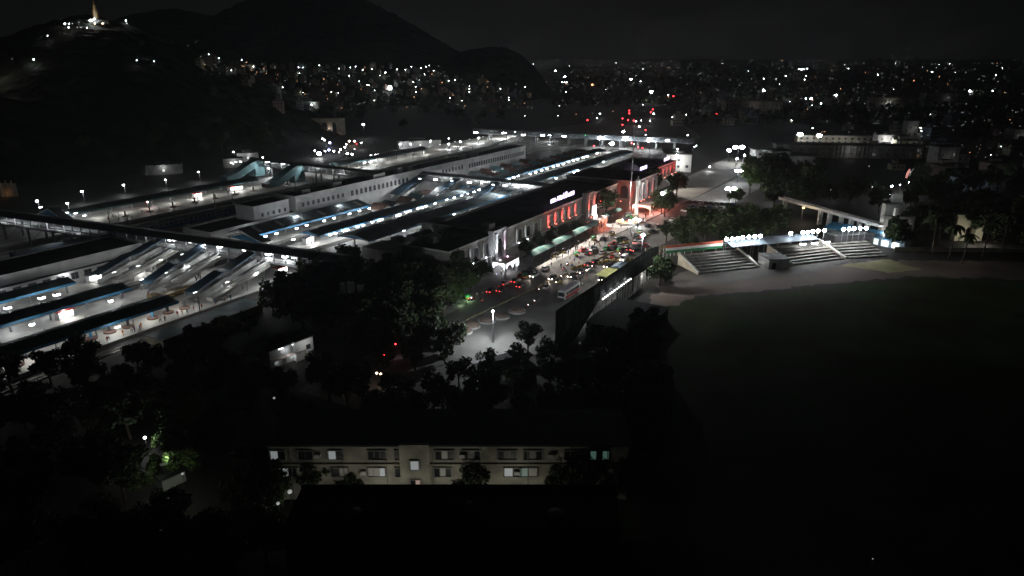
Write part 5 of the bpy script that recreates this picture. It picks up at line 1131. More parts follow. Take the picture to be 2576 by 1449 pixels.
# the cream block and what stands round it
nb = thing('cream_barracks', 'three-storey cream block with dark window bays, centre bottom', 'building', (-8, 104, 0))
mb = MB(); mb.box(-39.5, 19, 98.6, 110, 0, 10.2); mb.box(-18.2, -13.4, 97.9, 98.59, 0, 10.7); mb.build('wall', 'barracks_plaster', nb)
mb = MB(); mb.box(-39.9, 19.4, 98.2, 110.4, 10.203, 10.5); mb.build('roof', 'flat_roof', nb)
def nwin(x, z, wdt, hgt, ms, y=98.6):
    mb = MB(); b, c = wdt / 2, hgt / 2; pr = [(x - b - .1, z - c - .12), (x + b + .1, z - c - .12), (x + b + .1, z + c + .12), (x - b - .1, z + c + .12)]; pi = [(x - b, z - c), (x + b, z - c), (x + b, z + c), (x - b, z + c)]
    P8 = [(p, y - .25, q) for p, q in pr] + [(p, y - .25, q) for p, q in pi] + [(p, y - .003, q) for p, q in pr] + [(p, y - .003, q) for p, q in pi]
    mb.add(P8, [f for i in range(4) for f in ((i, (i + 1) % 4, 4 + (i + 1) % 4, 4 + i), (8 + i, 8 + (i + 1) % 4, (i + 1) % 4, i), (4 + i, 4 + (i + 1) % 4, 12 + (i + 1) % 4, 12 + i))]); f = mb.build('window', 'grey_plaster', nb)
    n = len(ms)
    for i, m in enumerate(ms):
        a = x - wdt / 2 + wdt * i / n; mb = MB(); mb.box(a + .06, a + wdt / n - .06, y - .06, y - .003, z - hgt / 2, z + hgt / 2); mb.build('pane', m, f)
D_ = 'glass_dark'
for u, ms in ((944, (D_, D_, D_)), (1013, (D_, 'grey_plaster', D_)), (1116, (D_, 'window_dim', D_)), (1184, (D_, 'grey_plaster', D_)), (1276, (D_, 'grey_plaster', D_)), (1341, (D_, 'grey_plaster', D_)), (1445, (D_, D_)), (1511, ('window_teal', D_, 'window_teal'))):
    p = G(u, 1156, 8.6); nwin(p[0], 8.5, 3.0, 1.6, ms)
for u, ms in ((944, ('window_dim', 'window_dim', 'window_cool')), (1013, (D_, 'window_dim', 'window_dim')), (1112, (D_, 'window_dim', D_)), (1290, ('window_cool', D_)), (1330, ('window_teal', 'window_dim')), (1184, (D_, D_)), (850, (D_, 'window_dim')), (720, ('window_cool', D_))):
    p = G(u, 1199, 5.2); nwin(p[0], 5.3, 2.8, 1.6, ms)
p = G(1063, 1183, 7); nwin(-15.8, 7.0, 1.4, 1.7, ('window_cool',), 97.9); nwin(-15.8, 3.6, 1.6, 1.4, (D_, 'window_warm'), 97.9)
for u, ms in ((838, ('window_cool', D_)), (690, ('window_cool', D_)), (760, (D_, D_))): p = G(u, 1158, 8.6); nwin(p[0], 8.5, 2.4, 1.6, ms)
for x, e in ((-30, 60), (-21, 190), (-10, 170), (0, 150), (9, 50)): light('POINT', (x, 92.3, 3.0), e * 1.5, (1, .97, .82), nb)
light('POINT', (-33.6, 93.5, 3.5), 12, (.95, .97, 1), nb)
for x in (-36, -27.5, -20.5, -12.9, -5.2, 2.6, 9.5, 15.5):
    mb = MB(); mb.tube([(x, 98.5, .2), (x, 98.5, 10.1)], .07, 5); mb.build('drain_pipe', 'grey_plaster', nb)
for x, z in ((-24.3, 5.0), (-8.1, 8.2), (.8, 5.0), (6.3, 8.2), (12.2, 5.0), (-31.5, 8.2)):
    mb = MB(); mb.box(x - .45, x + .45, 98.0, 98.59, z, z + .6); mb.build('air_conditioner', 'white_plaster', nb)
mb = MB(); mb.box(-39.6, 19.1, 98.3, 98.59, 6.75, 6.9); mb.build('string_course', 'barracks_plaster', nb)
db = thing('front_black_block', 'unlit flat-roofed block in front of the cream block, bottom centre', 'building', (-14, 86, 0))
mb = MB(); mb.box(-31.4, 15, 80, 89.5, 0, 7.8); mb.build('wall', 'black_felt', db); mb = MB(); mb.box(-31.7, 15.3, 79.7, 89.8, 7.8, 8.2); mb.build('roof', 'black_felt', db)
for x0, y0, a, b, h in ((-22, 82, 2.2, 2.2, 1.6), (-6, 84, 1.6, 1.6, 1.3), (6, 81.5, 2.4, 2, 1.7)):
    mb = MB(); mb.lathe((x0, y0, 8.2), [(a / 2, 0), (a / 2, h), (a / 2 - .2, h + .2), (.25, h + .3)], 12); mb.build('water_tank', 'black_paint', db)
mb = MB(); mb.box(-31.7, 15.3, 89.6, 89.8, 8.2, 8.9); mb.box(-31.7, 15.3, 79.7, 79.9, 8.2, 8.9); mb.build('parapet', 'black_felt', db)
# small lit houses in the near dark ground
def house(p, w, d, h, rz, label, wm='grey_plaster', lit=(), pitched=False, group=None, e=0, pendit=None):
    r = thing('house', label, 'house', p, group, rz, False)
    mb = MB(); mb.box(-w / 2, w / 2, -d / 2, d / 2, -3 if p[2] > .1 else 0, h); mb.build('wall', wm, r)
    mb = MB()
    if pitched: mb.extrude([(-d / 2 - .4, h), (0, h + d * .28), (d / 2 + .4, h), (d / 2 + .4, h + .12), (0, h + d * .28 + .14), (-d / 2 - .4, h + .12)], 0, -w / 2 - .4, w / 2 + .4)
    else:
        mb.box(-w / 2 - .2, w / 2 + .2, -d / 2 - .2, d / 2 + .2, h, h + .25)
        mb.box(-w / 4, w / 6, 0, d / 3, h + .25, h + 1.8)
    mb.build('roof', 'flat_roof' if not pitched else 'brown_sheet', r)
    for x, z, m in lit:
        mb = MB(); mb.box(x - .6, x + .6, -d / 2 - .05, -d / 2 - .003, z, z + 1.2); mb.build('window', m, r)
    if e: light('POINT', (0, -d / 2 - 2.2, h * .8), e, (.95, .97, .95), r).matrix_parent_inverse = Matrix.Identity(4)
    return r
p = G(705, 905); hh = house(p, 9, 6, 4.4, RD - .15, 'small two-level house with strip lamps and a veranda among the near trees', 'grey_plaster', ((-3, .6, 'window_cool'), (1.2, .8, 'window_dim'), (-1, 3.0, 'window_dim')))
for x, z in ((-1.5, 4.2), (2.2, 4.2), (-2.2, 1.9), (.8, 1.9)):
    mb = MB(); mb.box(x - .6, x + .6, -3.25, -3.15, z, z + .14); mb.build('strip_lamp', 'lamp_soft', hh)
mb = MB(); mb.box(-4.5, 4.5, -4.6, -3.0, 2.2, 2.35); [mb.box(x, x + .15, -4.6, -4.45, 0, 2.2) for x in (-4.4, -1.5, 1.4, 4.2)]; mb.build('veranda', 'pink_plaster', hh); light('POINT', (0, -4, 3.4), 60, (.9, .96, 1), hh).matrix_parent_inverse = Matrix.Identity(4); light('POINT', (1.5, -3.9, 1.6), 40, (.9, .96, 1), hh).matrix_parent_inverse = Matrix.Identity(4)
p = G(754, 895); house(p, 5, 5, 5, RD - .15, 'white house end wall with one dark window, lit from its yard', 'white_plaster', ((1, 2.2, 'glass_dark'),), e=110)
p = G(1010, 640); house((p[0], p[1], 0), 10, 8, 5, RD, 'low pale house end beside the left wing of the station', 'grey_plaster', ((2, 2, 'lamp_faint'), (3.6, 2, 'lamp_faint')), e=40)
p = G(430, 1215); house(p, 4, 3, 2, .9, 'small pale hut in the dark garden at lower left', 'grey_plaster', e=4)
p = G(1275, 1300, 0); 
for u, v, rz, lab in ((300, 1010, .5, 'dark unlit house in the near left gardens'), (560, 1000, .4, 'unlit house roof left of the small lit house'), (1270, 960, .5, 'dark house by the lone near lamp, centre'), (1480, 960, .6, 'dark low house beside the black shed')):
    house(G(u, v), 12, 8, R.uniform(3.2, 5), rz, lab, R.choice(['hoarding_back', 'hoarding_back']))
def small_lamp(u, v, m, r0, label=None, e=0, col=(.93, .97, 1), z=3.2, terr=False, base=None, group=None, h=None):
    p = RT(u, v) if terr else G(u, v, z); b = (p[0], p[1], p[2] if terr else 0)
    hd = (h or 3.0) if terr else z
    top = (b[0], b[1], b[2] + hd)
    r = thing('lamp_post', label, 'lamp', b, group)
    mb = MB(); mb.tube([b, top], max(.06, r0 * .12), 4); mb.build('pole', 'dark_steel', r); mb = MB(); mb.ball((top[0], top[1] - r0 * .5, top[2]), r0, 6, 0, .8); mb.build('lamp_head', m, r)
    if e: light('POINT', (top[0], top[1] - r0 - .6, top[2] - .3), e, col, r)
    if not label: pend(r, base, 'lamp', group, b)
    return r
for u, v, m, r0, e, lab in ((365, 1100, 'lamp_white', .26, 260, 'lone white garden lamp over the lit shrubs at lower left'), (1254, 962, 'lamp_white', .22, 60, 'lone small lamp in the dark middle of the gardens'), (203, 1038, 'lamp_soft', .3, 8, 'cluster lamp in the dark left gardens'), (460, 1261 - 70, 'lamp_dim', .25, 0, 'faint garden lamp beside the lit shrubs'), (1295, 1353, 'lamp_dim', .45, 1, 'dim lamp at the bottom centre, upper of two'), (1293, 1394, 'lamp_dim', .6, 1, 'dim lamp at the bottom centre, lower of two'), (690, 1000, 'lamp_dim', .3, 8, 'dim lamp below the small lit house'), (75, 1204, 'lamp_dim', .3, 6, 'dim lamp at the left edge of the dark gardens'), (1447, 1247, 'lamp_dim', .22, 2, 'faint lamp in the trees right of the cream block'), (322, 1168, 'pinkish', .35, 15, 'pink lamp on the ground beside the lit shrubs'), (1182, 700, 'lamp_soft', .2, 0, 'small lamp beside the bright green roadside tree'), (1010, 579, 'lamp_blue', .4, 60, 'bluish lamp by the front of the pale train'), (993, 660, 'lamp_soft', .25, 30, 'small lamp inside the dark trees left of the white bay'), (909, 683, 'lamp_soft', .3, 40, 'elongated lamp inside the dark trees below the footbridge end'), (1125, 668, 'lamp_dim', .25, 10, 'dim lamp in the trees beside the left wing'), (948, 938, 'lamp_warm', .22, 30, 'warm twin headlamp in the dark lane at lower centre'), (958, 940, 'lamp_warm', .2, 0, 'second warm headlamp in the dark lane at lower centre'), (995, 865, 'lamp_red', .22, 20, 'red lamp in the trees by the road bend'), (966, 893, 'lamp_red', .14, 8, 'small red lamp in the trees below the road bend'), (172, 1057, 'lamp_blue', .1, 2, 'tiny blue lamp in the dark left gardens'), (725, 1188, 'lamp_soft', .3, 25, 'white lamp at the left end of the cream block'), (730, 1235, 'lamp_dim', .4, 5, 'pale lamp below the left end of the cream block'), (620, 1365, 'lamp_dim', .3, 2, 'dim lamp in front of the black block, bottom left of centre'), (315, 1370, 'lamp_dim', .3, 2, 'dim grey lamp in the bottom left gardens'), (2195, 1405, 'lamp_dim', .12, 2, 'faint lamp at the bottom of the dark field'), (700, 1265, 'lamp_dim', .3, 5, 'pale lamp in the teal yard left of the black block')):
    small_lamp(u, v, m, r0, lab, e, (1, .3, .25) if m == 'lamp_red' else (1, .8, .65) if m == 'lamp_warm' else (.93, .97, .95))
# shrubs and trees that catch light
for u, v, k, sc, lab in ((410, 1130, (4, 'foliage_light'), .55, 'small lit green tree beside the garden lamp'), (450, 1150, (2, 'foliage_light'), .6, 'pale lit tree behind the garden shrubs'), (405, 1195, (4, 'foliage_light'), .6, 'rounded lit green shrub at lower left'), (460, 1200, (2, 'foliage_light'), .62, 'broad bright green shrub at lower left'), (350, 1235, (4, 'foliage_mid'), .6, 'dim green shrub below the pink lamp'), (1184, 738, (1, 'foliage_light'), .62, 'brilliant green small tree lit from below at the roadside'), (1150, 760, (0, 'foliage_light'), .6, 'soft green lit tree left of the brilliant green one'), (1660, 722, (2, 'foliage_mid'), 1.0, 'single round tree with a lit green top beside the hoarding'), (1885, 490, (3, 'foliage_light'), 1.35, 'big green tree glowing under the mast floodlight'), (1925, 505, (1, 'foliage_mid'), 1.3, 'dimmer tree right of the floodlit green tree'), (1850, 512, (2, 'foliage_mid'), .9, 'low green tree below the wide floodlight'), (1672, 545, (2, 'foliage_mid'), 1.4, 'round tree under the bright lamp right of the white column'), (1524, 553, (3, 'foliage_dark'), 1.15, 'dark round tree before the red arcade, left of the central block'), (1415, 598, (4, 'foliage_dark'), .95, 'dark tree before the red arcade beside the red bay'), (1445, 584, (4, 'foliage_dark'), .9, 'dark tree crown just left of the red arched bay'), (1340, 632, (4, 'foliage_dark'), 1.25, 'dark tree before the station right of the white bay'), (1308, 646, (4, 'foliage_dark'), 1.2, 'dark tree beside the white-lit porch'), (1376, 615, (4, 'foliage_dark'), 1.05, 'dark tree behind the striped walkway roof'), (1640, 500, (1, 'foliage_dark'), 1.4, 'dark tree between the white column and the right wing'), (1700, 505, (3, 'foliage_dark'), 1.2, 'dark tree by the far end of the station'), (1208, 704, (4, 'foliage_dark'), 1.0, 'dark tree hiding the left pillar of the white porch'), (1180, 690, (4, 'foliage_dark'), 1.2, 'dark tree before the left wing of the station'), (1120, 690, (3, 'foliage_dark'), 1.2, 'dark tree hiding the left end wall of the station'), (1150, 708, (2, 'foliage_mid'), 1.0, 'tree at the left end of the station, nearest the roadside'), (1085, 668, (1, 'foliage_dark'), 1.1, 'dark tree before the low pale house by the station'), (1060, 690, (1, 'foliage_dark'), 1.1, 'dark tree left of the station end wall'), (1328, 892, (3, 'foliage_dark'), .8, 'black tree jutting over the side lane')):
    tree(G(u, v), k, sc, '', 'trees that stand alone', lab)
pt(tuple(G(1178, 748, 1.2)), 160, (.55, 1, .5), None); pt(tuple(G(1160, 762, 1.0)), 60, (.7, 1, .6)); pt(tuple(G(425, 1205, 6)), 300, (.9, 1, .75)); pt(tuple(G(420, 1150, 5)), 160, (.9, 1, .75)); pt(tuple(G(390, 1245, 3)), 25, (1, .95, .85))
grove([(670, 815), (730, 748), (850, 700), (1000, 705), (1100, 715), (1170, 712), (1130, 775), (1120, 830), (1000, 860), (800, 850)], 6.2, 52, 'dark leafy tree', 'dark trees between the nearest platform and the station')
grove([(880, 880), (1000, 835), (1100, 815), (1165, 870), (1120, 930), (960, 950)], 5.5, 20, 'dark leafy tree', 'dark trees at the road bend', (.6, .9))
grove([(-60, 1010), (300, 935), (560, 860), (650, 830), (640, 900), (850, 980), (1100, 985), (1180, 935), (1300, 930), (1560, 925), (1590, 1110), (-60, 1110)], 6.2, 108, 'black unlit tree', 'unlit trees of the near gardens', (.6, 1.0), avoid=((-56, 152, 14, 15), (-50, 102, 11, 12)))
grove([(420, 1290), (640, 1290), (700, 1440), (500, 1520), (250, 1520), (300, 1330)], 6.0, 18, 'black bottom-edge tree', 'unlit trees at the bottom edge', (.7, 1.0))
grove([(560, 1230), (690, 1180), (690, 1290), (560, 1420), (-100, 1460), (-100, 1120), (250, 1120), (310, 1260)], 6.4, 44, 'black unlit tree', 'unlit trees at the lower left', (.6, 1.0), avoid=((-50, 100, 11, 12),))
for u, v, sc, k in ((1205, 1262, .72, 0), (1160, 1262, .55, 2), (1420, 1270, .75, 2), (1475, 1270, .8, 1), (1370, 1275, .5, 4), (800, 1248, .6, 3), (880, 1252, .6, 2), (690, 1262, .7, 1), (965, 1248, .4, 4), (640, 1240, .8, 3), (1540, 1290, .85, 0), (1600, 1260, .8, 3)):
    tree(G(u, v), (k, 'foliage_dark'), sc, 'black tree silhouette', 'silhouetted trees before the cream block')
grove([(1660, 612), (1750, 570), (1960, 562), (1968, 600), (1840, 612), (1720, 636)], 6.5, 26, 'dark leafy tree', 'tree belt behind the grandstands', (.7, 1.0), ('foliage_dark', 'foliage_mid'))
grove([(2240, 648), (2300, 560), (2420, 540), (2560, 520), (2640, 600), (2600, 650), (2400, 640)], 9, 20, 'tall dark tree', 'dark trees at the right edge', (1.0, 1.6))
for u, v, sc in ((2345, 640, 1.2), (2385, 655, 1.1), (2420, 664, 1.0), (2470, 650, 1.15), (2300, 600, 1.2), (2520, 640, 1.2)): tree(G(u, v), (R.randrange(2), 'palm'), sc, 'dark palm', 'palms at the right edge')
grove([(1870, 440), (1960, 425), (2080, 470), (1990, 530), (1960, 500), (1910, 480)], 8.5, 20, 'dark town tree', 'trees behind the parking yard', (.9, 1.4))
grove([(1900, 520), (2060, 470), (2350, 470), (2560, 440), (2560, 510), (2250, 540), (2080, 530)], 10, 28, 'dark town tree', 'town trees behind the skywalk', (.9, 1.5))
grove([(0, 420), (300, 395), (560, 400), (740, 370), (790, 330), (1180, 330), (1300, 305), (1260, 285), (1000, 290), (820, 300), (700, 330), (0, 350)], 14, 24, 'dark hill-foot tree', 'trees at the foot of the temple hill', (.9, 1.5), terr=True)
grove([(1700, 330), (1900, 300), (2560, 300), (2560, 420), (2100, 330), (1800, 350)], 26, 8, 'dark town tree', 'far town trees', (1.1, 1.8))
r = thing('low_shed', 'low shed with flat dark teal roof between the nearest platform and the trees', 'shed', W(110, -158, 0))
mb = MB(W); mb.box(95, 126, -162, -155, 0, 2.9); mb.build('wall', 'tan_plaster', r); mb = MB(W); mb.box(94.6, 126.4, -162.4, -154.6, 2.9, 3.1); mb.build('roof', 'teal_sheet', r); mb = MB(W); mb.box(94.6, 126.4, -154.598, -154.4, 2.6, 3.16); mb.build('edge', 'tan_plaster', r)
grove([(1560, 900), (1625, 830), (1665, 900), (1660, 1200), (1600, 1260), (1560, 1100)], 6.2, 26, 'black field-edge tree', 'black trees along the field edge', (.6, .9))
# ------------------------------------------------------------------ hillside settlement and town
PL = ['grey_plaster', 'tan_plaster', 'pink_plaster', 'green_plaster', 'blue_plaster', 'cream_plaster']; PN = dict(zip(PL, ('grey', 'tan', 'pinkish', 'greenish', 'bluish', 'cream')))
HOUSE_ME = {}
def far_house(p, sc, kind, rz, group, base):
    wm, k = kind
    if kind not in HOUSE_ME:
        w, d, h = ((8, 7, 4), (10, 8, 7), (7, 9, 9), (14, 9, 6))[k]; mb = MB()
        mb.box(-w / 2, w / 2, -d / 2, d / 2, -4, h, 0); mb.box(-w / 2 - .3, w / 2 + .3, -d / 2 - .3, d / 2 + .3, h, h + .3, 1); mb.box(-w / 4, w / 8, 0, d / 3, h + .3, h + 2.2, 0); mb.box(-w / 4 - .2, w / 8 + .2, -.2, d / 3 + .2, h + 2.2, h + 2.4, 1)
        for i in range(int(h // 3)):
            for x in (-w * .3, 0, w * .3): mb.box(x - .6, x + .6, -d / 2 - .06, -d / 2 - .003, i * 3 + 1, i * 3 + 2.3, 2)
            mb.box(-w / 2, w / 2, -d / 2 - .9, -d / 2 - .004, i * 3 + 2.75, i * 3 + 2.9, 1)
        HOUSE_ME[kind] = mb.mesh('house', [wm, 'flat_roof', 'glass_dark'])
    o = bpy.data.objects.new('house', HOUSE_ME[kind]); COL.objects.link(o); o.location = p; o.rotation_euler = (0, 0, rz); o.scale = (sc, sc, sc * R.uniform(.85, 1.2))
    pend(o, ('flat', 'low', 'tall', 'long')[k] + ' ' + PN[wm] + ' house', 'house', group, p)
pts = []
for _ in range(4000):
    if len(pts) >= 150: break
    u = R.uniform(500, 1330); lo = 170 + max(0, (u - 1050)) * .22 + max(0, 700 - u) * -.05; hi = 285 if u > 690 else 150 + (u - 500) * .35 + 20
    v = R.uniform(lo, hi)
    p = RT(u, v)
    if p[1] < 560 or any((p[0] - q[0]) ** 2 + (p[1] - q[1]) ** 2 < 13 ** 2 for q in pts): continue
    pts.append(p); far_house(p, R.uniform(.62, .9), (R.choice(PL), R.randrange(4)), R.uniform(-.5, .5), 'houses at the foot of the great hill', '')
settle = '608.7,156,2 632,165,1 639,174,2 692,176,1 752,176,2 763,176,2 754,190,2 804,172,2 704,214,1 712,226,2 711,230,1 718,210,1 755,237,3 763,240,2 783,198,1 781,217,1 825,198,1 835,204,1 854,180,2 852,190,1 879,197,2 882,177,2 895,174,2 913,182,2 936,181,2 970,188,3 999,181,2 834,238,2 852,240,2 854,208,1 904,210,2 924,220,2 929,221,2 956,196,2 943,233,2 942,260,2 977,260,1 785,272,3 802,276,1 849,278,1 902,268,1 906,267,1 915,265,1 919,264,1 813,217,1 814,231,1 1017,211,1 773,259,0 780,257,0 1020,180,2 1035,173,2 1059,176,2 1072,173,2 1080,170,2 1104,172,1 1079,184,1 1091,183,2 1068,193,2 1042,193,1 1109,190,1 1120,197,1 1145,207,2 1129,209,2 1040,212,2 1055,207,2 1075,210,1 1017,211,1 1046,225,2 1046,231,1 1047,237,2 1060,232,1 1090,224,1 1129,234,2 1181,221,2 1181,228,2 1181,237,2 1133,252,2 1160,261,2 1162,258,2 1152,268,1 1259,229,2 1280,250,2 1280,256,2 942,233,1 474,120,1 526,142,2 536,142,1 552,152,2 507,153,1 548,155,1 561,177,2 577,188,1 584,188,2 609,156,2 632,165,1 639,174,2 657,187,1 347,167,2 390,166,2 35,165,1 89,166,3 123,103,2 319,62,3 1298,217,1 1321,224,2 1320,299,2 1342,165,2 1403,298,2 1407,272,2 1437,224,1 1361,169,1 1360,249,0'
ns = 0
for q in settle.split():
    u, v, k = q.split(','); u, v, k = float(u), float(v), int(k); p = RT(u, v + 2); d = p[1]
    small_lamp(u, v + 2, ('lamp_dim', 'lamp_faint', 'lamp_white', 'lamp_white')[k], max(.22, d * (.00034, .00038, .00042, .00075)[k]), None, {0: 0, 1: 0, 2: 110 if ns % 2 else 0, 3: 450}[k], (.92, .98, .9), 3, True, {0: 'very faint small lamp', 1: 'faint small lamp', 2: 'white small lamp', 3: 'bright white lamp'}[k], 'lamps of the hillside settlement', 4); ns += 1
p = RT(982, 231); o = thing('lit_sign', 'brightest square white light in the hillside settlement', 'sign', p); mb = MB(); mb.box(p[0] - 2.2, p[0] + 2.2, p[1] - .2, p[1] + .2, p[2] + 2, p[2] + 7); mb.build('panel', 'lamp_white', o); mb = MB(); mb.box(p[0] - .2, p[0] + .2, p[1], p[1] + .2, p[2], p[2] + 2); mb.build('pole', 'dark_steel', o)
p = RT(792, 274); house((p[0], p[1], p[2] + .2), 9, 7, 7, 0, 'pale blue floodlit house wall below the settlement', 'white_plaster', e=260)
# the brightly lit street corner left of the far platform roof
for u, v, m, r0, e, lab in ((789, 307, 'lamp_warm', .8, 600, 'warm lamp left of the arched street front'), (778 + 3, 307, 'lamp_warm', .6, 0, 'second warm lamp left of the arched street front'), (847, 318, 'lamp_blue', 1.1, 500, 'pale blue street lamp beside the arched front'), (828, 324, 'lamp_white', .7, 300, 'white street lamp below the arched front'), (830, 359, 'lamp_blue', 1.3, 700, 'large bluish shop light, upper of two'), (828, 377, 'lamp_blue', 1.1, 500, 'large bluish shop light, lower of two'), (803, 386, 'lamp_flood', 1.7, 2200, 'dazzling white lamp at the foot of the lit street'), (792, 379, 'lamp_white', .7, 0, 'white lamp left of the dazzling street lamp'), (812, 349, 'lamp_white', .8, 200, 'elongated white lamp at the top of the lit street'), (817, 352, 'lamp_white', .7, 0, 'round white lamp at the top of the lit street'), (879, 355, 'lamp_warm', 1.0, 300, 'warm headlamp on the street, left of the pair'), (892, 355, 'lamp_warm', 1.0, 300, 'warm headlamp on the street, right of the pair'), (871, 363, 'lamp_white', .7, 100, 'small white street lamp below the warm headlamps'), (857, 376, 'lamp_white', .8, 200, 'white stall lamp in the middle of the lit street'), (868, 370, 'lamp_white', .8, 0, 'white stall lamp right of the middle of the lit street'), (840, 380, 'lamp_white', .8, 200, 'white stall lamp beside the lower bluish light'), (818, 380, 'lamp_white', .7, 0, 'white stall lamp right of the dazzling lamp'), (853, 383, 'lamp_soft', .7, 0, 'soft lamp at the foot of the lit street'), (886, 388, 'lamp_white', .9, 200, 'white lamp just above the far platform roof'), (897, 362, 'lamp_red', .5, 60, 'red lamp at the right end of the lit street'), (892, 375, 'lamp_soft', .6, 0, 'soft lamp over the dark end of the lit street')):
    small_lamp(u, v, m, r0 * .8, lab, e, (1, .75, .55) if m == 'lamp_warm' else (.75, .8, 1) if m == 'lamp_blue' else (1, .2, .15) if m == 'lamp_red' else (.95, .98, 1))
p = G(800, 340); r = thing('arcade_building', 'two-storey street front with warm-lit tall arches', 'building', p); x, y = p[0], p[1]
mb = MB(); mb.box(x - 14, x + 24, y, y + 8, 0, 15); mb.build('wall', 'tan_plaster', r)
for k in range(4):
    mb = MB(); a = x - 9 + k * 8; mb.add([(a - 2.6, y - .06, 2), (a + 2.6, y - .06, 2), (a + 2.6, y - .06, 9)] + [(a + 2.6 * math.cos(math.pi * i / 8), y - .06, 9 + 2.6 * math.sin(math.pi * i / 8)) for i in range(1, 8)] + [(a - 2.6, y - .06, 9)], [tuple(range(11))]); mb.build('arched_window', 'glass_dark', r)
pt((x - 5, y - 3, 12), 900, (1, .62, .38), r); pt((x + 11, y - 2, 6), 300, (1, .8, .7), r)
mb = MB(); mb.box(x + 13.2, x + 14, y - .8, y - .1, 0, 11); mb.build('pillar', 'white_paint', r)
for u, v, w, lab in ((415, 437, 20, 'dim grey house behind the far platform with a porch lamp'), (588, 420, 12, 'pale house with a lit porch left of the teal stair hoods'), (625, 405, 14, 'low shed with a pale roof behind the teal stair hoods'), (1055, 372, 34, 'low long wall building behind the far lamp posts')):
    p = G(u, v); house(p, w, 8, 6, .35, lab, 'grey_plaster', ((0, 2, 'lamp_faint'),), e=220)
for u, v, b in ((415, 405, 'porch lamp'), (373, 422, 'porch lamp'), (1092, 352, 'porch lamp')): small_lamp(u, v, 'lamp_white', .4, None, 120, base='small white porch lamp', group='porch lamps behind the far platform')
p = G(16, 500); r = thing('warm_wall', 'warm orange-lit wall with posts at the far left edge', 'wall', p); x, y = p[0], p[1]
mb = MB(); mb.box(x - 14, x + 2, y + 6, y + 6.4, 0, 7); mb.build('wall', 'tan_plaster', r)
for k in range(5):
    mb = MB(); mb.box(x - 12 + k * 3, x - 11.6 + k * 3, y + 5.5, y + 5.95, 0, 8.5); mb.build('post', 'tan_plaster', r)
pt((x - 3, y + 3.5, 1.5), 40, (1, .5, .22), r)
# temple tower on the hill
b = RT(243, 52); hz = hill_height(b[0], b[1]); r = thing('hill_temple', 'amber-lit slender temple tower crowning the dark hill at top left', 'temple', (b[0], b[1], hz))
x, y = b[0], b[1]
mb = MB(); mb.lathe((x, y, hz - 2), [(4.4, 0), (4.4, 2.5), (2.6, 3.2), (2.0, 6.5), (2.2, 8.5), (1.7, 10), (1.2, 12), (1.0, 13.5), (.4, 14.6), (.05, 15.6)], 10); mb.build('tower', 'cream_plaster', r)
mb = MB(); mb.lathe((x, y, hz - 3), [(9, 0), (9, 2.6), (8.4, 2.8)], 14); mb.build('terrace', 'grey_plaster', r); mb = MB(); mb.ball((x, y, hz + 13.7), .35, 6); mb.build('finial', 'gold_paint', r)
for a in (-7, 6): light('SPOT', (x + a, y - 9, hz + 1), 650, (1, .52, .2), r, .3, 60, (x, y, hz + 8))
for u, v, m, r0, e in ((231, 62, 'lamp_flood', 1.2, 250), (240, 59, 'lamp_white', .7, 100), (166, 71, 'lamp_white', .75, 300), (176, 71, 'lamp_white', .5, 0), (184, 70, 'lamp_faint', .5, 0), (175, 80, 'lamp_white', .5, 200), (221, 80, 'lamp_white', .45, 0), (241, 71, 'lamp_warm', .6, 300), (261, 71, 'lamp_warm', .55, 200), (206, 80, 'lamp_faint', .5, 100), (197, 82, 'lamp_faint', .4, 0), (319, 62, 'lamp_white', .8, 500), (201, 68, 'lamp_faint', .4, 0), (264, 67, 'lamp_faint', .4, 0)):
    small_lamp(u, v, m, r0 * .8, None, e * .35, (1, .85, .75), 3, True, 'white lamp' if m != 'lamp_warm' else 'warm lamp', 'lamps round the hilltop temple', 3)
for u, v, e in ((10, 195, 600), (25, 185, 300)): q = RT(u, v); pt((q[0], q[1] - 4, q[2] + 4), e * .9, (1, .95, .7))
# town to the right
def block_at(u, v, w, d, h, label, wm='grey_plaster', rz=0.0, lit=(), e=0, roofm='flat_roof', pil_=0):
    p = G(u, v); r = thing('town_building', label, 'building', p, None, rz, False)
    mb = MB(); mb.box(-w / 2, w / 2, -d / 2, d / 2, 0, h)
    if pil_:
        for k in range(pil_ + 1): a = -w / 2 + k * w / pil_; mb.box(a - .35, a + .35, -d / 2 - .6, -d / 2 - .004, 0, h)
    mb.build('wall', wm, r); mb = MB(); mb.box(-w / 2 - .5, w / 2 + .5, -d / 2 - .8, d / 2 + .5, h, h + .6); mb.build('roof', roofm, r)
    n = max(2, int(w / 5))
    for k in range(n):
        for z in ([h * .25, h * .6] if h > 6 else [h * .35]):
            a = -w / 2 + (k + .5) * w / n; mb = MB(); mb.box(a - .8, a + .8, -d / 2 - .1, -d / 2 - .003, z, z + 1.6); mb.build('window', R.choice(['window_cool', 'window_dim']) if R.random() < .1 else 'glass_dark', r)
    if e: light('POINT', (0, -d / 2 - 5, h * .6), e, (1, .98, .94), r).matrix_parent_inverse = Matrix.Identity(4)
    return r
block_at(1700, 426, 16, 22, 11, 'brilliant white-lit block with dark windows past the end of the station', 'white_plaster', -RD * .1, e=2600)
block_at(2125, 395, 100, 12, 9, 'long columned market hall across the dark town', 'grey_plaster', -.12, e=200, pil_=40)
block_at(2120, 365, 75, 10, 8, 'long upper hall behind the columned market hall', 'tan_plaster', -.12, e=150)
block_at(1948, 425, 13, 11, 12, 'pale villa with a corner turret among the trees', 'grey_plaster', .2, e=90)
block_at(1912, 408, 12, 10, 9, 'pale grey villa left of the turreted one', 'grey_plaster', .1, e=50); block_at(2000, 412, 26, 12, 6, 'low gabled pale roof right of the turreted villa', 'grey_plaster', -.1, e=60)
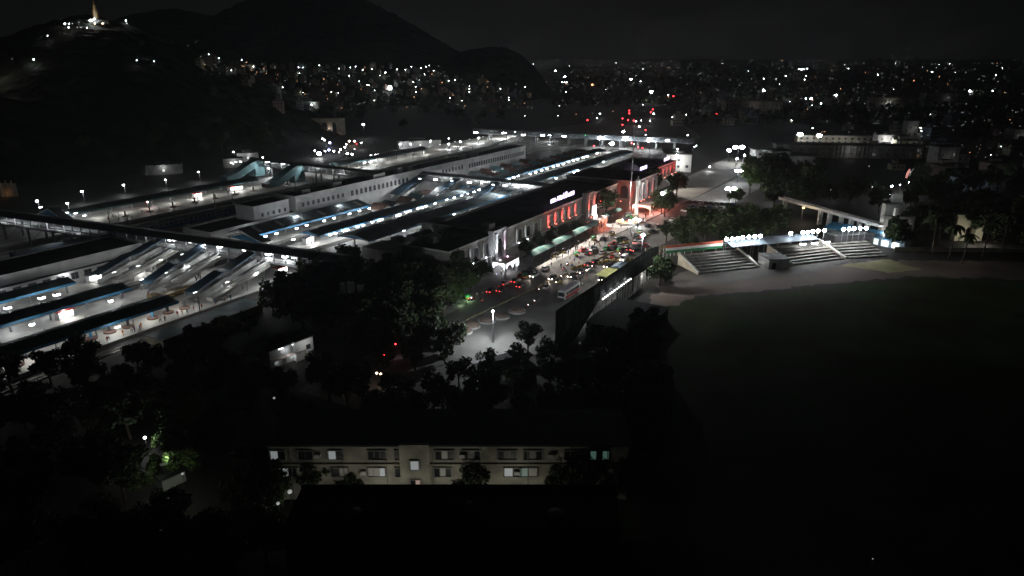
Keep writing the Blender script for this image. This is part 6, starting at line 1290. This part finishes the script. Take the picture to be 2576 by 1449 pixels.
block_at(2220, 370, 14, 8, 10, 'floodlit white roof house far in the town at right', 'white_plaster', 0, e=1800); block_at(2255, 372, 22, 3, 4, 'low floodlit parapet wall right of the white roof house', 'white_plaster', 0, e=500)
block_at(2365, 422, 14, 10, 14, 'dim striped tall block at right', 'grey_plaster', .1, e=60, pil_=7); block_at(1890, 285, 70, 20, 16, 'wide dim block in the middle distance of the town', 'tan_plaster', -.1, e=100)
block_at(2450, 480, 20, 14, 7, 'dark bluish roofed house at far right', 'blue_plaster', .1, e=60); block_at(2560, 368, 18, 12, 14, 'grey block cut by the right edge', 'grey_plaster', 0, e=150); block_at(2285, 350, 9, 9, 16, 'narrow tower house with two lamps at right', 'grey_plaster', 0, e=150)
for u, v, w, h, d in ((2370, 265, 60, 18, 'grey'), (2240, 270, 60, 14, 'tan')): block_at(u, v, w, 18, h, 'wide %s block under the far town lamps' % d, d + '_plaster', -.05, e=70)
pts = []
for _ in range(5000):
    if len(pts) >= 150: break
    u = R.uniform(1700, 2600); v = 165 + 300 * R.random() ** 1.9; p = G(u, v)
    if v > 330 and u < 2150: continue
    if any((p[0] - q[0]) ** 2 + (p[1] - q[1]) ** 2 < (16 + p[1] * .008) ** 2 for q in pts): continue
    pts.append(p); far_house(p, R.uniform(.95, 1.3) * max(1, p[1] / 1400), (R.choice(PL), R.randrange(4)), R.uniform(-.3, .3), 'houses of the dark town', '')
town = '1881,178,3 1793,190,2 1921,196,2 1953,196,2 1958,196,2 1976,193,2 2027,192,2 2024,198,2 2048,192,1 2147,193,4 2156,196,2 2163,180,2 2208,186,3 2217,186,1 2134,173,2 2299,202,4 2303,210,1 2320,169,2 2344,179,3 2456,184,3 2504,187,3 2439,227,4 2497,227,3 2364,239,3 1921,225,4 1919,230,3 1976,239,3 2027,246,3 2040,246,4 2065,258,3 2103,237,4 2118,238,3 1836,243,4 1829,251,2 1838,264,4 2236,260,3 2205,298,3 2174,267,1 1726,288,2 1760,287,1 1991,303,2 1997,292,1 2044,322,2 1730,340,3 1747,369,2 1752,366,2 1742,377,0 2316,322,3 2318,330,2 2319,343,1 2494,433,3 2243,468,4 2285,458,4 2264,465,3 2237,488,4 2184,470,2 2194,470,1 2090,477,2 2092,472,1 1939,486,3 2287,365,3 2186,418,1 2174,331,0 2546,285,2 2553,291,1 1660,233,3 1681,237,2 1611,203,3 1598,199,1 1575,223,2 1595,229,2 1575,244,3 1490,211,4 1478,209,2 1414,205,2 1420,205,2 1426,205,2 1433,206,2 1441,206,2 1450,206,2 1509,286,3 1490,294,1 1502,297,2 1608,318,3 1600,305,3 1635,304,3 1638,319,1 1613,303,2 1644,284,3 1691,295,2 1624,339,2 1595,363,2 1591,350,2 2006,174,2 2010,174,2 2014,173,2 2018,174,2 2022,174,2 2027,174,2 2030,173,2 2016,176,2 2023,178,1 2080,203,0 2132,198,1 1890,201,1 1836,203,1 1815,213,0 1750,228,0 1930,202,1 2114,190,0 2161,234,0 2500,200,1 2528,192,0 2429,183,1 1862,300,0 2397,250,0 2453,220,1 2530,240,0'
FAR = MB()
for q in town.split():
    u, v, k = q.split(','); u, v, k = float(u), float(v), int(k); p = G(u, v + 2); warm = (u, v) in ((2147, 193), (2299, 202), (1490, 211))
    if (k < 2 and p[1] > 700) or (k == 2 and 196 > v): FAR.ball((p[0], p[1], 5), p[1] * (.0004, .00042, .00052)[k], 6, k); continue
    small_lamp(u, v + 2 if p[1] > 900 else v, 'lamp_orange' if warm else ('lamp_dim', 'lamp_faint', 'lamp_white', 'lamp_white', 'lamp_flood')[k], max(.3, p[1] * (.0004, .00042, .00052, .0008, .0012)[k]), None, {2: 160, 3: 600, 4: 800}.get(k, 0) * max(1, p[1] / 900) if v > 215 else 0, (.92, .97, 1), 5, False, 'orange lamp' if warm else ('very faint lamp', 'faint lamp', 'white lamp', 'bright white lamp', 'very bright white lamp')[k], 'lamps of the town')
for i in range(150):
    u = R.uniform(1370, 2576); v = 150 + 24 * R.random() ** 1.3 if i < 105 else R.uniform(172, 260); p = G(u, v)
    if p[1] > 11000: continue
    r0 = p[1] * R.uniform(.0003, .00045); FAR.ball((p[0], p[1], 6), r0, 6, 3 if R.random() < .07 else 1 if R.random() < .6 else 0)
for i in range(900):
    u = R.uniform(1400, 2590); v = 160 + 260 * R.random() ** 1.6; p = G(u, v)
    if v > 300 and u < 2050: continue
    FAR.ball((p[0], p[1], R.uniform(2, 9)), p[1] * R.uniform(.0002, .00036), 6, 3 if R.random() < .07 else 2 if R.random() < .06 else 1 if R.random() < .45 else 0)
for i in range(330):
    u = R.uniform(520, 1340); p = RT(u, R.uniform(168 + max(0, u - 1050) * .2, 282 if u > 690 else 195))
    if p[1] > 560: FAR.ball((p[0], p[1] - 5, p[2] + R.uniform(2, 6)), p[1] * R.uniform(.0002, .00032), 6, 3 if R.random() < .12 else 1 if R.random() < .4 else 0)
tag(FAR.build('distant_city_lights', ['lamp_dim', 'lamp_faint', 'lamp_white', 'lamp_orange']), 'countless tiny lights of the far town strewn up to the horizon', 'lights', None, 'stuff')
p = G(2279, 470); o = thing('neon_figure', 'small red and green lit figure on a pole over the far right lamps', 'light', p); mb = MB(); x, y = p[0], p[1]
mb.tube([(x, y, 0), (x, y, 5)], .12, 5); mb.build('pole', 'dark_steel', o); mb = MB(); mb.tube([(x - .8, y, 5), (x - .2, y, 8), (x + .4, y, 10)], [.5, .7, .3], 6); mb.build('body', 'pinkish', o); mb = MB(); mb.tube([(x + 1.0, y, 6), (x + 1.2, y, 8.4), (x + 2.6, y, 10.2)], [.2, .35, .2], 6); mb.build('tail', 'window_teal', o)
mb = MB(); mb.box(-2600, 3500, -60, 6000, -1, 330); hz_ = tag(mb.build('haze', 'earth'), 'thin night haze over the station and town', 'haze', None, 'stuff')
hm = bpy.data.materials.new('haze_air'); hm.use_nodes = True; nt = hm.node_tree; nt.nodes.remove(nt.nodes['Principled BSDF']); pv = nt.nodes.new('ShaderNodeVolumePrincipled'); pv.inputs['Density'].default_value = HAZE; pv.inputs['Color'].default_value = (.85, .9, .92, 1); pv.inputs['Anisotropy'].default_value = .5
nt.links.new(pv.outputs['Volume'], nt.nodes['Material Output'].inputs['Volume']); hz_.data.materials.clear(); hz_.data.materials.append(hm)
# far treetops and low roofs that read as one mass
tm = MB()
for i in range(2600):
    u = R.uniform(1380, 2600); v = 168 + 150 * R.random() ** 1.2; p = G(u, v); k = max(1, p[1] / 900)
    if u < 1720 and v > 270: continue
    a = R.uniform(2, 5) * k; h = R.uniform(4, 9) * min(k, 2)
    pts_ = [(p[0] + a * math.cos(q * 1.2566) * R.uniform(.7, 1.3), p[1] + a * math.sin(q * 1.2566) * R.uniform(.7, 1.3), h * R.uniform(.2, .6)) for q in range(5)] + [(p[0], p[1], h)]
    tm.add(pts_, [(q, (q + 1) % 5, 5) for q in range(5)])
tag(tm.build('far_treetops', 'foliage_dark'), 'dark treetops filling the town between the far lamps', 'trees', None, 'stuff')
# ================================================================== CAMERA, SKY, LABELS
cam = bpy.data.objects.new('camera', bpy.data.cameras.new('camera')); COL.objects.link(cam); SC.camera = cam
cam.location = (0, 0, H); cam.rotation_euler = (math.pi / 2 - PITCH, 0, 0); cam.data.sensor_width = 36; cam.data.lens = 36 * F / 2576; cam.data.clip_end = 30000; cam.data.clip_start = 1
wd = bpy.data.worlds.new('World'); SC.world = wd; wd.use_nodes = True; nt = wd.node_tree; bg = nt.nodes['Background']
sk = nt.nodes.new('ShaderNodeTexSky'); sk.sky_type = 'NISHITA'; sk.sun_disc = False; sk.sun_elevation = math.radians(20); sk.sun_rotation = math.radians(-4); sk.dust_density = 1; sk.altitude = 0
hs = nt.nodes.new('ShaderNodeHueSaturation'); hs.inputs['Saturation'].default_value = .12
gm = nt.nodes.new('ShaderNodeGamma'); gm.inputs['Gamma'].default_value = .5
nt.links.new(sk.outputs['Color'], hs.inputs['Color']); nt.links.new(hs.outputs['Color'], gm.inputs['Color']); nt.links.new(gm.outputs['Color'], bg.inputs['Color']); bg.inputs['Strength'].default_value = .00085
sl = bpy.data.lights.new('moon', 'SUN'); sl.energy = .012; sl.angle = math.radians(.5); sl.color = (.9, .95, 1); so = bpy.data.objects.new('moon', sl); COL.objects.link(so); so.rotation_euler = (math.radians(-70), 0, math.radians(4))
SC.view_settings.view_transform = 'Standard'; SC.view_settings.look = 'None'; SC.view_settings.exposure = 0; SC.view_settings.gamma = 1
SC.cycles.use_denoising = True; SC.cycles.max_bounces = 4; SC.cycles.diffuse_bounces = 2; SC.cycles.glossy_bounces = 2; SC.cycles.sample_clamp_indirect = 2; SC.cycles.use_light_tree = True
LM = [(1240, 1175, 'the cream barracks'), (300, 560, 'the near footbridge'), (640, 625, 'the near footbridge end'), (1602, 500, 'the white column'), (1830, 650, 'the left grandstand'), (2060, 635, 'the middle grandstand'), (2180, 635, 'the right grandstand'), (243, 45, 'the hill temple'), (800, 480, 'the white island building'), (1150, 410, 'the island building end'), (1489, 530, 'the white screen'), (1431, 735, 'the red and white bus'), (1550, 700, 'the dark hoarding'), (2150, 545, 'the skywalk'), (1400, 605, 'the striped walkway'), (1420, 345, 'the farthest footbridge'), (1270, 465, 'the second footbridge'), (690, 430, 'the teal stair hoods'), (715, 880, 'the small lit house'), (1275, 665, 'the white-lit porch'), (1180, 715, 'the bright green tree'), (440, 1170, 'the lit green shrubs'), (2439, 590, 'the arched gate'), (2100, 400, 'the columned market hall'), (1700, 400, 'the bright white block'), (1885, 470, 'the floodlit tree'), (982, 229, 'the square hillside light'), (1050, 225, 'the settlement centre'), (800, 272, 'the floodlit blue house'), (560, 160, 'the hillside gap'), (1181, 228, 'the strip of three lamps'), (820, 330, 'the arched street front'), (2017, 173, 'the far lit stand'), (1838, 250, 'the four-lamp cluster'), (2240, 470, 'the market lamps at right'), (2220, 362, 'the floodlit roof house'), (1590, 290, 'the red signals'), (2440, 220, 'the right-hand town lamps'), (1700, 880, 'the dark field'), (600, 760, 'the nearest platform'), (150, 720, 'the white hall'), (1240, 781, 'the median lamp'), (1780, 525, 'the parked cars'), (1000, 860, 'the road bend'), (1620, 230, 'the big far lamp'), (2340, 200, 'the oval far lamp'), (1580, 558, 'the old engine')]
ORD = 'first second third fourth fifth sixth seventh eighth ninth tenth eleventh twelfth thirteenth fourteenth fifteenth sixteenth seventeenth eighteenth nineteenth twentieth'.split()
ORD += ['twenty-' + w for w in ORD[:9]] + ['thirtieth']
buck = {}
for o, base, p, row in PENDING:
    u, v, _ = proj(p)
    if row: key = (base, row)
    else:
        lu, lv, nm = min(LM, key=lambda q: (q[0] - u) ** 2 + ((q[1] - v) * 1.6) ** 2); du, dv = u - lu, v - lv
        key = (base, ('left of ' if du < 0 else 'right of ') + nm if abs(du) > 1.3 * abs(dv) else ('beyond ' if dv < 0 else 'in front of ') + nm)
    buck.setdefault(key, []).append((u, v, o))
for (base, where), l in buck.items():
    l.sort(key=lambda q: (q[0], q[1])); n = len(l)
    for i, (u, v, o) in enumerate(l):
        s = base + ' ' + where
        if n == 2: s += (', left one', ', right one')[i]
        elif n > 2: s += ', ' + (ORD[i] if i < 30 else 'next') + ' from left'
        o['label'] = s
for o in bpy.data.objects:
    if '_o' in o: del o['_o']
